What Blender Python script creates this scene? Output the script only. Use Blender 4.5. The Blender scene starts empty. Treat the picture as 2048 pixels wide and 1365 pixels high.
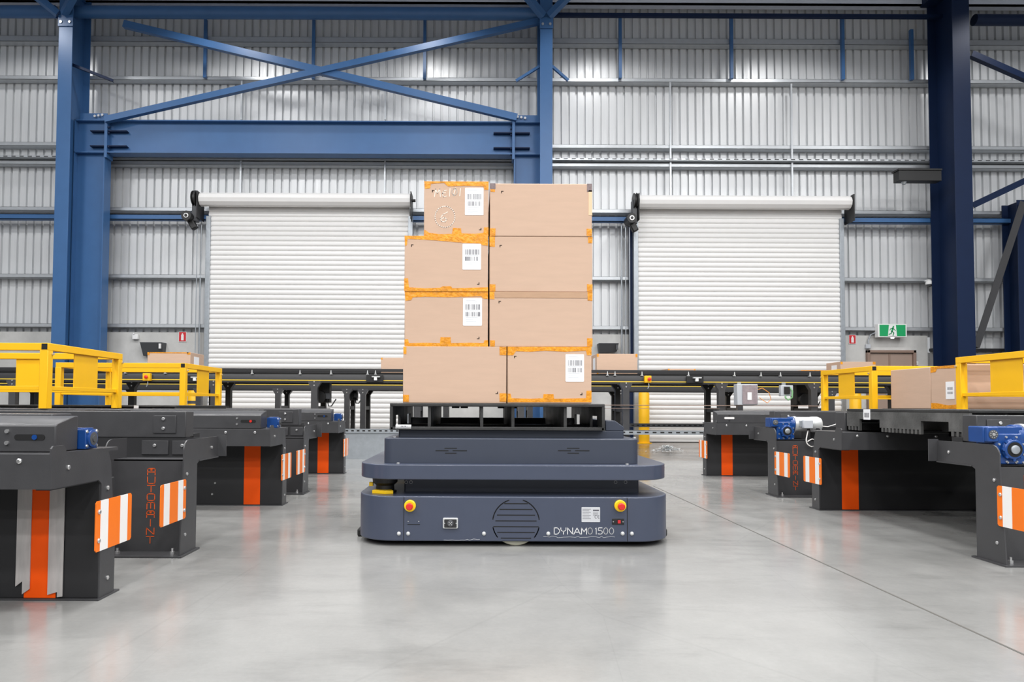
import bpy, bmesh, math, random
from mathutils import Vector, Matrix
random.seed(7)
PI = math.pi
SC = bpy.context.scene
COL = SC.collection

# ------------------------------------------------------------------ camera
F = 1340.0; CX = 952.0; CY = 767.5; HC = 0.727
PITCH = math.radians(1.9); ROLL = 0.0045
fwd = Vector((0, math.cos(PITCH), math.sin(PITCH)))
up0 = Vector((0, -math.sin(PITCH), math.cos(PITCH)))
r0 = Vector((1, 0, 0))
RIGHT = r0 * math.cos(ROLL) + up0 * math.sin(ROLL)
UP = up0 * math.cos(ROLL) - r0 * math.sin(ROLL)
cam_d = bpy.data.cameras.new('camera'); cam = bpy.data.objects.new('camera', cam_d); COL.objects.link(cam)
M4 = Matrix((RIGHT, UP, -fwd)).transposed().to_4x4(); M4.translation = Vector((0, 0, HC))
cam.matrix_world = M4
cam_d.sensor_width = 36.0; cam_d.lens = F * 36 / 2048
cam_d.shift_x = (1024 - CX) / 2048; cam_d.shift_y = (CY - 682.5) / 2048
cam_d.clip_start = 0.05; cam_d.clip_end = 200
SC.camera = cam

def ray(px, py):
    return fwd * F + RIGHT * (px - CX) + UP * (CY - py)
def at(px, py, Y):
    """the point at depth Y that the photograph shows at px, py"""
    d = ray(px, py); k = Y / d.y
    return Vector((d.x * k, Y, HC + d.z * k))
def onfloor(px, py, z=0.0):
    d = ray(px, py); k = (z - HC) / d.z
    return Vector((d.x * k, d.y * k, z))

# ------------------------------------------------------------------ materials
def lin(c):
    c = c / 255.0
    return c / 12.92 if c <= 0.04045 else ((c + 0.055) / 1.055) ** 2.4
def rgb(r, g, b): return (lin(r), lin(g), lin(b), 1)

def mat(name, col, rough=0.5, metal=0.0, noise=0.0, nscale=6.0, bump=0.0, bscale=60.0, rvar=0.0, stretch=(1, 1, 1), emit=None, coat=0.0, spec=None, alpha=1.0, trans=0.0):
    m = bpy.data.materials.new(name); m.use_nodes = True
    nt = m.node_tree; b = nt.nodes['Principled BSDF']
    c = rgb(*col)
    b.inputs['Base Color'].default_value = c
    b.inputs['Roughness'].default_value = rough; b.inputs['Metallic'].default_value = metal
    if coat: b.inputs['Coat Weight'].default_value = coat
    if spec is not None: b.inputs['Specular IOR Level'].default_value = spec
    if trans: b.inputs['Transmission Weight'].default_value = trans
    if alpha < 1: b.inputs['Alpha'].default_value = alpha
    tc = nt.nodes.new('ShaderNodeTexCoord'); mp = nt.nodes.new('ShaderNodeMapping')
    mp.inputs['Scale'].default_value = stretch
    nt.links.new(tc.outputs['Object'], mp.inputs['Vector'])
    if noise or rvar:
        n = nt.nodes.new('ShaderNodeTexNoise'); n.inputs['Scale'].default_value = nscale; n.inputs['Detail'].default_value = 6; n.inputs['Roughness'].default_value = 0.6
        nt.links.new(mp.outputs['Vector'], n.inputs['Vector'])
        if noise:
            r = nt.nodes.new('ShaderNodeMapRange'); r.inputs[1].default_value = 0.25; r.inputs[2].default_value = 0.75
            r.inputs[3].default_value = 1 - noise; r.inputs[4].default_value = 1 + noise
            nt.links.new(n.outputs['Fac'], r.inputs[0])
            x = nt.nodes.new('ShaderNodeVectorMath'); x.operation = 'SCALE'; x.inputs[0].default_value = c[:3]
            nt.links.new(r.outputs[0], x.inputs['Scale']); nt.links.new(x.outputs[0], b.inputs['Base Color'])
        if rvar:
            r2 = nt.nodes.new('ShaderNodeMapRange'); r2.inputs[1].default_value = 0.3; r2.inputs[2].default_value = 0.7
            r2.inputs[3].default_value = max(0.02, rough - rvar); r2.inputs[4].default_value = rough + rvar
            nt.links.new(n.outputs['Fac'], r2.inputs[0]); nt.links.new(r2.outputs[0], b.inputs['Roughness'])
    if bump:
        n2 = nt.nodes.new('ShaderNodeTexNoise'); n2.inputs['Scale'].default_value = bscale; n2.inputs['Detail'].default_value = 4
        nt.links.new(mp.outputs['Vector'], n2.inputs['Vector'])
        bp = nt.nodes.new('ShaderNodeBump'); bp.inputs['Strength'].default_value = bump; bp.inputs['Distance'].default_value = 0.01
        nt.links.new(n2.outputs['Fac'], bp.inputs['Height']); nt.links.new(bp.outputs['Normal'], b.inputs['Normal'])
    if emit:
        b.inputs['Emission Color'].default_value = rgb(*emit[0]); b.inputs['Emission Strength'].default_value = emit[1]
    return m

M = {}
M['cladding'] = mat('galvanised cladding', (220, 222, 224), 0.40, 0.2, noise=0.05, nscale=2.0, stretch=(6, 1, 0.4), rvar=0.08)
M['girt'] = mat('galvanised steel', (196, 200, 204), 0.38, 0.5, noise=0.06, nscale=9)
M['galv'] = mat('galvanised plate', (168, 174, 180), 0.42, 0.6, noise=0.1, nscale=14)
M['concrete_wall'] = mat('precast concrete', (198, 198, 196), 0.85, noise=0.12, nscale=3.0, bump=0.1, bscale=30)
M['blue'] = mat('blue steel paint', (60, 102, 152), 0.42, noise=0.06, nscale=3)
M['navy'] = mat('dark blue steel paint', (13, 33, 66), 0.55, noise=0.06, nscale=3, spec=0.3)
M['shutter'] = mat('white shutter slat', (232, 231, 230), 0.42, noise=0.02, nscale=5)
M['roof'] = mat('roof sheet underside', (210, 216, 228), 0.6, noise=0.05)
M['char'] = mat('charcoal powder coat', (66, 66, 68), 0.34, noise=0.06, nscale=12, bump=0.04, bscale=240, rvar=0.05)
M['char2'] = mat('black powder coat', (37, 37, 39), 0.5, noise=0.06, nscale=12)
M['black'] = mat('black plastic', (28, 28, 29), 0.45, noise=0.08, nscale=20)
M['dark'] = mat('dark void', (10, 10, 11), 0.7)
M['pallet'] = mat('black recycled plastic', (46, 46, 46), 0.5, noise=0.45, nscale=9, bump=0.15, bscale=90, rvar=0.1)
M['pallet_worn'] = mat('weathered black plastic', (84, 84, 83), 0.6, noise=0.6, nscale=7, bump=0.15, bscale=90)
M['robot'] = mat('slate robot paint', (65, 72, 90), 0.36, noise=0.035, nscale=10, bump=0.03, bscale=300, coat=0.15)
M['robot2'] = mat('slate robot paint satin', (57, 63, 77), 0.42, noise=0.035, nscale=10)
M['orange'] = mat('orange reflective film', (248, 122, 22), 0.45, noise=0.03)
M['stripe'] = mat('orange stripe paint', (242, 84, 2), 0.55, noise=0.03, spec=0.25)
M['letter'] = mat('orange lettering', (226, 92, 28), 0.5)
M['white'] = mat('white plastic', (236, 236, 236), 0.45)
M['paper'] = mat('white label paper', (244, 244, 246), 0.55)
M['ink'] = mat('black print', (84, 84, 92), 0.6)
M['reflect'] = mat('white reflective film', (244, 242, 240), 0.35)
M['yellow'] = mat('safety yellow paint', (250, 190, 14), 0.42, noise=0.03)
M['yellow2'] = mat('yellow plastic', (248, 202, 24), 0.4)
M['yline'] = mat('pale yellow line', (222, 190, 66), 0.5)
M['red'] = mat('red plastic', (214, 44, 34), 0.38)
M['signred'] = mat('red sign', (206, 40, 48), 0.45)
M['signgreen'] = mat('green sign', (22, 160, 96), 0.45)
M['gear'] = mat('blue gearbox enamel', (20, 66, 132), 0.3, noise=0.08, nscale=30, coat=0.3)
M['alu'] = mat('cast aluminium', (206, 208, 208), 0.38, 0.35, noise=0.05, nscale=20)
M['steel'] = mat('bright steel', (214, 214, 214), 0.28, 0.8)
M['card'] = mat('cardboard', (201, 171, 149), 0.8, noise=0.045, nscale=5, stretch=(1, 1, 6), bump=0.03, bscale=60)
M['card2'] = mat('cardboard fold', (186, 152, 124), 0.85, noise=0.08, nscale=12, stretch=(1, 1, 8))
M['mark'] = mat('printed corner mark', (60, 46, 38), 0.8)
M['chalk'] = mat('white chalk', (238, 226, 214), 0.9)
M['tape'] = mat('orange packing tape', (228, 148, 22), 0.32, noise=0.34, nscale=45, bump=0.5, bscale=60, coat=0.2)
M['tape_scuff'] = mat('scuffed tape', (128, 112, 112), 0.55, noise=0.3, nscale=60)
M['tape_pale'] = mat('pale strip', (226, 196, 160), 0.6)
M['brown'] = mat('brown door paint', (158, 138, 126), 0.5, noise=0.03)
M['brownf'] = mat('brown frame paint', (140, 118, 106), 0.5)
M['cable'] = mat('white cable', (226, 224, 220), 0.5)
M['cablegreen'] = mat('green cable', (120, 170, 120), 0.5)
M['cableorange'] = mat('orange cable', (232, 150, 60), 0.5)
M['plate'] = mat('silver rating plate', (206, 208, 212), 0.4, 0.2)
M['film'] = mat('grey adhesive film', (196, 192, 190), 0.35, noise=0.12, nscale=6, stretch=(8, 1, 1), alpha=0.72)
M['clear'] = mat('smoky clear lid', (150, 140, 145), 0.15, noise=0.2, nscale=20)
M['rubber'] = mat('dark rubber', (24, 24, 24), 0.7)
M['tread'] = mat('pale polyurethane', (206, 204, 184), 0.5)
M['shard'] = mat('white plastic scraps', (228, 232, 234), 0.3)
M['joint'] = mat('floor joint sealant', (84, 82, 78), 0.8)
M['greybox'] = mat('grey enclosure', (186, 190, 196), 0.5)
M['lampgrey'] = mat('dark grey housing', (74, 76, 80), 0.5)
M['lampface'] = mat('small lit lens', (255, 255, 255), 0.4, emit=((255, 250, 255), 6.0))

def floor_material():
    m = bpy.data.materials.new('polished concrete floor'); m.use_nodes = True
    nt = m.node_tree; N = nt.nodes; L = nt.links; b = N['Principled BSDF']
    tc = N.new('ShaderNodeTexCoord')
    def noise(scale, det, st=(1, 1, 1), rough=0.6):
        mp = N.new('ShaderNodeMapping'); mp.inputs['Scale'].default_value = st
        L.new(tc.outputs['Object'], mp.inputs['Vector'])
        n = N.new('ShaderNodeTexNoise'); n.inputs['Scale'].default_value = scale; n.inputs['Detail'].default_value = det; n.inputs['Roughness'].default_value = rough
        L.new(mp.outputs['Vector'], n.inputs['Vector']); return n.outputs['Fac']
    def ramp(src, a, b_, lo, hi):
        r = N.new('ShaderNodeMapRange'); r.inputs[1].default_value = a; r.inputs[2].default_value = b_; r.inputs[3].default_value = lo; r.inputs[4].default_value = hi
        L.new(src, r.inputs[0]); return r.outputs[0]
    def mul(x, y):
        k = N.new('ShaderNodeMath'); k.operation = 'MULTIPLY'; L.new(x, k.inputs[0]); L.new(y, k.inputs[1]); return k.outputs[0]
    cloud = ramp(noise(0.55, 5), 0.3, 0.7, 0.84, 1.12)
    mott = ramp(noise(3.2, 8), 0.3, 0.7, 0.90, 1.08)
    scuff = ramp(noise(2.2, 8, (0.5, 2.0, 1), 0.7), 0.28, 0.46, 0.80, 1.0)
    fine = ramp(noise(60, 4), 0.3, 0.7, 0.975, 1.025)
    # colour turns darker and browner towards the back of the floor
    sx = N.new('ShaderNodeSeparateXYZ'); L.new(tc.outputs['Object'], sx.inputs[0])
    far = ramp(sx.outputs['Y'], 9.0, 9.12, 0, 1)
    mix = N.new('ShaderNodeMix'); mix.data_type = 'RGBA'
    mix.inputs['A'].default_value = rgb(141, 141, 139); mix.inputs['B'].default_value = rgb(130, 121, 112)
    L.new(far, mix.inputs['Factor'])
    f = mul(mul(cloud, mott), mul(scuff, fine))
    # hairline scratches
    w = N.new('ShaderNodeTexVoronoi'); w.feature = 'DISTANCE_TO_EDGE'; w.inputs['Scale'].default_value = 0.7
    mp = N.new('ShaderNodeMapping'); mp.inputs['Scale'].default_value = (1.5, 0.35, 1); mp.inputs['Rotation'].default_value = (0, 0, 0.35)
    L.new(tc.outputs['Object'], mp.inputs['Vector']); L.new(mp.outputs['Vector'], w.inputs['Vector'])
    crack = ramp(w.outputs['Distance'], 0.0, 0.003, 0.94, 1.0)
    f = mul(f, crack)
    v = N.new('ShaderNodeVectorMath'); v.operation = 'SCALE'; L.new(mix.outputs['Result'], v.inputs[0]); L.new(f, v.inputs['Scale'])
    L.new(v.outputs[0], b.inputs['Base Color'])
    L.new(ramp(noise(1.6, 6), 0.3, 0.7, 0.12, 0.27), b.inputs['Roughness'])
    bp = N.new('ShaderNodeBump'); bp.inputs['Strength'].default_value = 0.06; bp.inputs['Distance'].default_value = 0.02
    L.new(noise(9, 5), bp.inputs['Height']); L.new(bp.outputs['Normal'], b.inputs['Normal'])
    b.inputs['Specular IOR Level'].default_value = 0.5
    return m
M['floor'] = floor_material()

# ------------------------------------------------------------------ mesh helpers
class MB:
    def __init__(self, tf=None): self.v = []; self.f = []; self.m = []; self.tf = tf
    def add(self, vs, fs, m=0):
        b = len(self.v)
        for p in vs:
            p = Vector(p); self.v.append(Vector(self.tf(p)) if self.tf else p)
        for f in fs: self.f.append([b + i for i in f]); self.m.append(m)
        return self
    def box(self, x0, x1, y0, y1, z0, z1, m=0):
        return self.add([(x0, y0, z0), (x1, y0, z0), (x1, y1, z0), (x0, y1, z0), (x0, y0, z1), (x1, y0, z1), (x1, y1, z1), (x0, y1, z1)],
                 [(3, 2, 1, 0), (4, 5, 6, 7), (0, 1, 5, 4), (1, 2, 6, 5), (2, 3, 7, 6), (3, 0, 4, 7)], m)
    def prism(self, poly, axis, a, b, m=0, caps=True):
        n = len(poly)
        def P(q, w):
            return {'x': (w, q[0], q[1]), 'y': (q[0], w, q[1]), 'z': (q[0], q[1], w)}[axis]
        vs = [P(q, a) for q in poly] + [P(q, b) for q in poly]
        fs = [(i, (i + 1) % n, n + (i + 1) % n, n + i) for i in range(n)]
        if caps: fs += [tuple(range(n - 1, -1, -1)), tuple(range(n, 2 * n))]
        return self.add(vs, fs, m)
    def strip(self, prof, axis, a, b, m=0):
        """an open profile swept straight (sheet)"""
        n = len(prof)
        def P(q, w):
            return {'x': (w, q[0], q[1]), 'y': (q[0], w, q[1]), 'z': (q[0], q[1], w)}[axis]
        return self.add([P(q, a) for q in prof] + [P(q, b) for q in prof], [(i, i + 1, n + i + 1, n + i) for i in range(n - 1)], m)
    def cyl(self, p0, p1, r0, r1=None, n=20, m=0, cap=True):
        p0 = Vector(p0); p1 = Vector(p1); r1 = r0 if r1 is None else r1
        d = (p1 - p0).normalized(); a = d.orthogonal().normalized(); c = d.cross(a)
        vs = []
        for p, r in ((p0, r0), (p1, r1)):
            for i in range(n):
                t = 2 * PI * i / n; vs.append(p + a * (r * math.cos(t)) + c * (r * math.sin(t)))
        fs = [(i, (i + 1) % n, n + (i + 1) % n, n + i) for i in range(n)]
        if cap: fs += [tuple(range(n - 1, -1, -1)), tuple(range(n, 2 * n))]
        return self.add(vs, fs, m)
    def lathe(self, p0, d, prof, n=24, m=0):
        """prof: list of (dist along d, radius)"""
        p0 = Vector(p0); d = Vector(d).normalized(); a = d.orthogonal().normalized(); c = d.cross(a)
        vs = []; fs = []
        for (h, r) in prof:
            for i in range(n):
                t = 2 * PI * i / n; vs.append(p0 + d * h + a * (max(r, 1e-5) * math.cos(t)) + c * (max(r, 1e-5) * math.sin(t)))
        for k in range(len(prof) - 1):
            for i in range(n):
                j = (i + 1) % n; fs.append((k * n + i, k * n + j, (k + 1) * n + j, (k + 1) * n + i))
        fs.append(tuple(range(n - 1, -1, -1))); e = (len(prof) - 1) * n; fs.append(tuple(range(e, e + n)))
        return self.add(vs, fs, m)
    def tube(self, pts, r, n=8, m=0):
        pts = [Vector(p) for p in pts]; vs = []; fs = []; prev = None
        for k, p in enumerate(pts):
            d = (pts[min(k + 1, len(pts) - 1)] - pts[max(k - 1, 0)]).normalized()
            a = d.orthogonal().normalized() if prev is None else (prev - d * prev.dot(d)).normalized()
            prev = a; c = d.cross(a)
            for i in range(n):
                t = 2 * PI * i / n; vs.append(p + a * (r * math.cos(t)) + c * (r * math.sin(t)))
        for k in range(len(pts) - 1):
            for i in range(n):
                j = (i + 1) % n; fs.append((k * n + i, k * n + j, (k + 1) * n + j, (k + 1) * n + i))
        fs += [tuple(range(n - 1, -1, -1)), tuple(range((len(pts) - 1) * n, len(pts) * n))]
        return self.add(vs, fs, m)
    def bar(self, p0, p1, w, h, upv=(0, 0, 1), m=0):
        """square bar from p0 to p1, w across, h along upv"""
        p0 = Vector(p0); p1 = Vector(p1); d = (p1 - p0).normalized(); upv = Vector(upv)
        u = (upv - d * upv.dot(d)).normalized(); s = d.cross(u)
        vs = []
        for p in (p0, p1):
            for a, b in ((-1, -1), (1, -1), (1, 1), (-1, 1)): vs.append(p + s * (a * w / 2) + u * (b * h / 2))
        return self.add(vs, [(3, 2, 1, 0), (4, 5, 6, 7), (0, 1, 5, 4), (1, 2, 6, 5), (2, 3, 7, 6), (3, 0, 4, 7)], m)
    def strokes(self, lines, o, u, v, nrm, w, th=0.001, m=0):
        """flat ribbons for lettering: lines in (u, v) units on the plane o + u, v; raised th along nrm"""
        o = Vector(o); u = Vector(u); v = Vector(v); nrm = Vector(nrm).normalized()
        for ln in lines:
            q = [o + u * a + v * b for a, b in ln]
            for i in range(len(q) - 1):
                d = q[i + 1] - q[i]
                if d.length < 1e-7: continue
                dd = d.normalized(); s = dd.cross(nrm).normalized() * (w / 2); e = dd * (w * 0.42)
                a, b = q[i] - e, q[i + 1] + e
                vs = [a - s, b - s, b + s, a + s]; vs += [p + nrm * th for p in vs]
                self.add(vs, [(0, 1, 2, 3), (7, 6, 5, 4), (0, 4, 5, 1), (1, 5, 6, 2), (2, 6, 7, 3), (3, 7, 4, 0)], m)
        return self
    def build(self, name, mats, parent=None, loc=None, bevel=0.0, seg=2, angle=35):
        org = Vector((0, 0, 0))
        if parent is not None: org = Vector(ORIGIN[parent.name])
        elif loc is not None: org = Vector(loc)
        me = bpy.data.meshes.new(name)
        me.from_pydata([p - org for p in self.v], [], self.f)
        if not isinstance(mats, (list, tuple)): mats = [mats]
        for k in mats: me.materials.append(M[k] if isinstance(k, str) else k)
        for p, mi in zip(me.polygons, self.m): p.material_index = mi
        bm = bmesh.new(); bm.from_mesh(me); bmesh.ops.recalc_face_normals(bm, faces=bm.faces); bm.to_mesh(me); bm.free()
        me.polygons.foreach_set('use_smooth', [True] * len(me.polygons))
        me.set_sharp_from_angle(angle=math.radians(angle))
        o = bpy.data.objects.new(name, me); COL.objects.link(o)
        if parent is not None: o.parent = parent
        elif loc is not None: o.location = org
        ORIGIN[o.name] = tuple(org)
        if bevel:
            md = o.modifiers.new('bevel', 'BEVEL'); md.width = bevel; md.segments = seg; md.limit_method = 'ANGLE'; md.angle_limit = math.radians(40)
        return o
ORIGIN = {}
def tag(o, label, cat=None, group=None, kind=None):
    o['label'] = label
    if cat: o['category'] = cat
    if group: o['group'] = group
    if kind: o['kind'] = kind
    return o
def thing(name, label, cat, loc, group=None, kind=None):
    o = bpy.data.objects.new(name, None); COL.objects.link(o); o.location = loc
    o.empty_display_size = 0.1
    ORIGIN[o.name] = tuple(loc)
    return tag(o, label, cat, group, kind)
def rrect(x0, x1, y0, y1, r, n=8):
    pts = []
    for cx, cy, a0 in ((x1 - r, y1 - r, 0), (x0 + r, y1 - r, 90), (x0 + r, y0 + r, 180), (x1 - r, y0 + r, 270)):
        for i in range(n + 1):
            t = math.radians(a0 + 90 * i / n); pts.append((cx + r * math.cos(t), cy + r * math.sin(t)))
    return pts
def arc(cx, cy, rx, ry, a0, a1, n=8):
    return [(cx + rx * math.cos(math.radians(a0 + (a1 - a0) * i / n)), cy + ry * math.sin(math.radians(a0 + (a1 - a0) * i / n))) for i in range(n + 1)]

G = {  # single-stroke letters in a 1 x 1 cell
 'A': [[(0, 0), (0, .85), (.15, 1), (.85, 1), (1, .85), (1, 0)], [(0, .45), (1, .45)], [(.5, .62), (.35, .85), (.65, .85), (.5, .62)]],
 'U': [[(0, 1), (0, .15), (.15, 0), (.85, 0), (1, .15), (1, 1)]],
 'T': [[(0, 1), (1, 1)], [(.5, 1), (.5, 0)]],
 'O': [[(.15, 0), (.85, 0), (1, .15), (1, .85), (.85, 1), (.15, 1), (0, .85), (0, .15), (.15, 0)]],
 'M': [[(0, 0), (0, .85), (.15, 1), (.85, 1), (1, .85), (1, 0)], [(.5, 1), (.5, .1)]],
 'I': [[(.5, 1), (.5, 0)]],
 'N': [[(0, 0), (0, 1), (1, 0), (1, 1)]],
 'D': [[(0, 0), (0, 1), (.6, 1), (1, .65), (1, .35), (.6, 0), (0, 0)]],
 'Y': [[(0, 1), (0, .7), (.3, .45), (.7, .45), (1, .7), (1, 1)], [(.5, .45), (.5, 0)]],
 'a': [[(0, 0), (.5, 1), (1, 0)], [(.2, .32), (.8, .32)]],
 'm': [[(0, 0), (0, 1), (.5, .35), (1, 1), (1, 0)]],
 'o': [arc(.5, .5, .5, .5, 0, 360, 18)],
 '1': [[(.3, .85), (.6, 1), (.6, 0)]],
 '5': [[(.95, 1), (.1, 1), (.05, .58), (.6, .62), (1, .4), (.95, .12), (.6, 0), (0, .05)]],
 '0': [arc(.5, .5, .5, .5, 0, 360, 18)],
 'C': [arc(.55, .5, .5, .5, 50, 310, 12)],
 'E': [[(1, 1), (.2, 1), (0, .8), (0, .2), (.2, 0), (1, 0)], [(0, .5), (.8, .5)]],
 '7': [[(0, 1), (1, 1), (.35, 0)]],
}
WORLD, WALLP, AREAP, EXPO = 0.48, 130, 190, -0.2
# ------------------------------------------------------------------ building shell
YW = 14.0
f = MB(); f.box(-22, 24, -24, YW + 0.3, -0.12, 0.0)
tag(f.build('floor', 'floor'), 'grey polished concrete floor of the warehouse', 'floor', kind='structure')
# saw cut running out to the lower right
p0 = onfloor(1318, 978); p1 = onfloor(2060, 1316)
d = (p1 - p0).normalized(); p0 = p0 - d * 0.2; p1 = p1 + d * 0.5
j = MB(); j.bar((p0.x, p0.y, 0.0), (p1.x, p1.y, 0.0), 0.009, 0.0016, m=0)
tag(j.build('trim_1', 'joint'), 'thin sealed saw cut running across the concrete floor', 'floor joint', kind='structure')

# corrugated cladding on the far wall
zc0 = at(1000, 669, YW).z; ztop = 9.02
PITCHR = 0.168
prof = []
x = -14.0
while x < 16.0:
    prof += [(x, YW), (x + 0.118, YW), (x + 0.124, YW + 0.055), (x + 0.162, YW + 0.055)]
    x += PITCHR
c = MB(); c.strip(prof, 'z', zc0 - 0.02, ztop + 0.3)
tag(c.build('wall_back', 'cladding', angle=20), 'silver corrugated metal wall cladding behind the roller doors', 'wall', kind='structure')
d1 = MB(); d1.box(-14, at(1855, 690, 13.9).x, 13.9, 14.08, 0, zc0)
tag(d1.build('wall_lower', 'concrete_wall'), 'grey precast concrete dado along the foot of the back wall', 'wall', kind='structure')
d2 = MB(); d2.box(at(1857, 700, 14.0).x, 16, 14.02, 14.2, 0, at(1900, 706, 14.02).z)
tag(d2.build('wall_lower_right', 'concrete_wall'), 'lower concrete dado panel beyond the exit door', 'wall', kind='structure')

c = MB(); prof = []; x = at(1857, 700, 14.0).x + 0.05
while x < 16.0:
    prof += [(x, YW + 0.03), (x + 0.118, YW + 0.03), (x + 0.128, YW + 0.062), (x + 0.158, YW + 0.062)]
    x += PITCHR
c.strip(prof, 'z', at(1900, 706, 14.02).z - 0.05, zc0)
tag(c.build('wall_back_lower', 'cladding', angle=20), 'short strip of corrugated cladding low beside the dark column', 'wall', kind='structure')
g = MB(); zc = at(1900, 700, 13.9).z; g.box(at(1857, 700, 14.0).x + 0.03, 16, 13.9, 14.03, zc - 0.03, zc + 0.03)
tag(g.build('wall_girt', 'char2'), 'dark girt just above the lower concrete dado beside the dark column', 'girt', 'wall girts', 'structure')
# roof
r = MB()
def zroof(y): return ztop + 0.0 + (YW - y) * 0.055
prof = []; x = -22.0
while x < 24.2:
    prof += [(x, 0.0), (x + 0.15, 0.0), (x + 0.17, 0.035), (x + 0.22, 0.035), (x + 0.24, 0.0)]
    x += 0.30
n = len(prof); vs = []
for yy in (-24.0, YW + 0.2):
    for a, b in prof: vs.append((a, yy, zroof(yy) + 0.22 + b))
r.add(vs, [(i, i + 1, n + i + 1, n + i) for i in range(n - 1)])
tag(r.build('ceiling', 'roof', angle=20), 'dark ribbed metal roof underside above the bay', 'ceiling', kind='structure')
for k, yy in enumerate((13.55, 12.3, 11.0, 9.7, 8.4)):
    q = MB(); z = zroof(yy)
    q.box(-14, 16, yy, yy + 0.07, z + 0.0, z + 0.215); q.box(-14, 16, yy, yy + 0.2, z, z + 0.012)
    tag(q.build('roof_purlin', 'roof'), ['grey roof purlin right above the back wall', 'second grey roof purlin out from the back wall', 'third grey roof purlin out from the back wall',
        'fourth grey roof purlin out from the back wall', 'fifth grey roof purlin out from the back wall'][k], 'purlin', 'roof purlins', 'structure')

# girts: C sections across the wall, height taken from the photograph at mid frame
GY = [(81, 'topmost wall girt under the eave'), (159, 'second wall girt from the top, crossed by the bracing'), (292, 'wall girt just above the cable tray'),
      (329, 'wall girt directly below the cable tray'), (421.5, 'wall girt level with the shutter roll undersides'), (556, 'wall girt halfway up the roller doors'), (655, 'lowest wall girt resting on the concrete dado')]
for py, lab in GY:
    zc = at(1000, py, 13.8).z
    g = MB(); h = 0.038 if py != 81 else 0.06
    g.box(-14, 16, 13.8, 13.806, zc - h, zc + h); g.box(-14, 16, 13.8, 13.99, zc - h, zc - h + 0.006); g.box(-14, 16, 13.984, 13.99, zc - h, zc + h)
    g.box(-14, 16, 13.8, 13.82, zc + h - 0.004, zc + h)
    tag(g.build('wall_girt', 'girt'), 'galvanised ' + lab, 'girt', 'wall girts', 'structure')
# bridging rods between girts
def rod(px, y0, y1, mt, w, lab, name='girt_bridging', Yd=13.78):
    a = at(px, y0, Yd); b = at(px, y1, Yd)
    o = MB(); o.box(a.x - w / 2, a.x + w / 2, Yd - w / 2, Yd + w / 2, b.z, a.z)
    tag(o.build(name, mt), lab, 'wall strut', 'wall struts between girts', 'structure')
for px, y0, y1, lab in ((1340, 165, 400, 'thin galvanised rod left of the right roller door centre line'), (1582, 168, 398, 'thin galvanised rod above the right end of the right roller door'),
                        (482, 322, 392, 'thin galvanised rod above the left part of the left roller door'), (770, 322, 392, 'thin galvanised rod above the right part of the left roller door'),
                        (484, 162, 240, 'thin galvanised rod behind the lower left brace'), (771, 165, 240, 'thin galvanised rod behind the falling brace above the portal beam')):
    rod(px, y0, y1, 'girt', 0.034, lab)
for px, y0, y1, lab in ((412, 40, 156, 'blue strut between top girts left of the brace crossing'), (628, 40, 158, 'blue strut between top girts above the brace crossing'), (850, 40, 158, 'blue strut between top girts right of the brace crossing'),
                        (1240, 33, 157, 'blue strut between top girts nearest the centre column'), (1462, 34, 158, 'blue strut between top girts midway between centre and right columns'), (1684, 36, 160, 'blue strut between top girts next to the right column'), (1822, 60, 160, 'blue strut between top girts hard against the right column')):
    rod(px, y0, y1, 'blue', 0.062, lab, 'girt_strut', 13.74)
# perforated cable tray between girts 3 and 4
zc = at(1000, 318, 13.72).z
t = MB(); t.box(-14, 16, 13.7, 13.98, zc - 0.028, zc - 0.022); t.box(-14, 16, 13.7, 13.706, zc - 0.028, zc + 0.02)
for x in [-14 + 0.168 * i for i in range(178)]:
    t.box(x, x + 0.085, 13.697, 13.70, zc - 0.004, zc + 0.012, 1)
tag(t.build('cable_tray', ['girt', 'char2']), 'slotted galvanised cable tray running along the high wall', 'cable tray', kind='structure')
# blue header rail
a = at(1000, 433.5, 13.72).z; b = at(1000, 444, 13.72).z
hb = MB(); hb.box(-14, 16, 13.66, 13.675, b, a); hb.box(-14, 16, 13.66, 13.8, b, b + 0.012); hb.box(-14, 16, 13.66, 13.8, a - 0.012, a)
tag(hb.build('header_rail', 'blue'), 'blue steel channel rail running behind the roller door tops', 'steel rail', kind='structure')

# ------------------------------------------------------------------ columns and portal frame
def icolumn(label, xl, xr, Yf, depth, mt, zt=9.3, tf=0.02):
    """I column, flanges parallel to the wall"""
    t = thing('steel_column', label, 'column', ((xl + xr) / 2, Yf + depth / 2, 0), 'steel columns', 'structure')
    xm = (xl + xr) / 2
    m = MB(); m.box(xl, xr, Yf, Yf + tf, 0.02, zt); m.build('front_flange', mt, t, bevel=0.004)
    m = MB(); m.box(xl, xr, Yf + depth - tf, Yf + depth, 0.02, zt); m.build('rear_flange', mt, t)
    m = MB(); m.box(xm - 0.008, xm + 0.008, Yf + tf, Yf + depth - tf, 0.02, zt); m.build('web', mt, t)
    m = MB(); m.box(xl - 0.04, xr + 0.04, Yf - 0.05, Yf + depth + 0.03, 0, 0.024); m.build('base_plate', mt, t)
    return t
YC = 13.0
xl = at(109, 400, YC).x; xr = at(137, 400, YC).x
COLS = [icolumn('blue steel column standing left of the left roller door', xl, xr, YC, 0.62, 'blue')]
m = MB(); zz = at(123, 31, YC).z; m.box(xl - 0.01, xr + 0.01, YC - 0.02, YC, zz - 0.22, zz); m.cyl((xl + 0.05, YC - 0.035, zz - 0.14), (xl + 0.05, YC - 0.018, zz - 0.14), 0.025, m=1); m.cyl((xr - 0.05, YC - 0.035, zz - 0.14), (xr - 0.05, YC - 0.018, zz - 0.14), 0.025, m=1)
m.build('splice_plate', ['blue', 'steel'], COLS[0])
xl = at(1080, 250, YC).x; xr = at(1105, 250, YC).x
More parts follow.
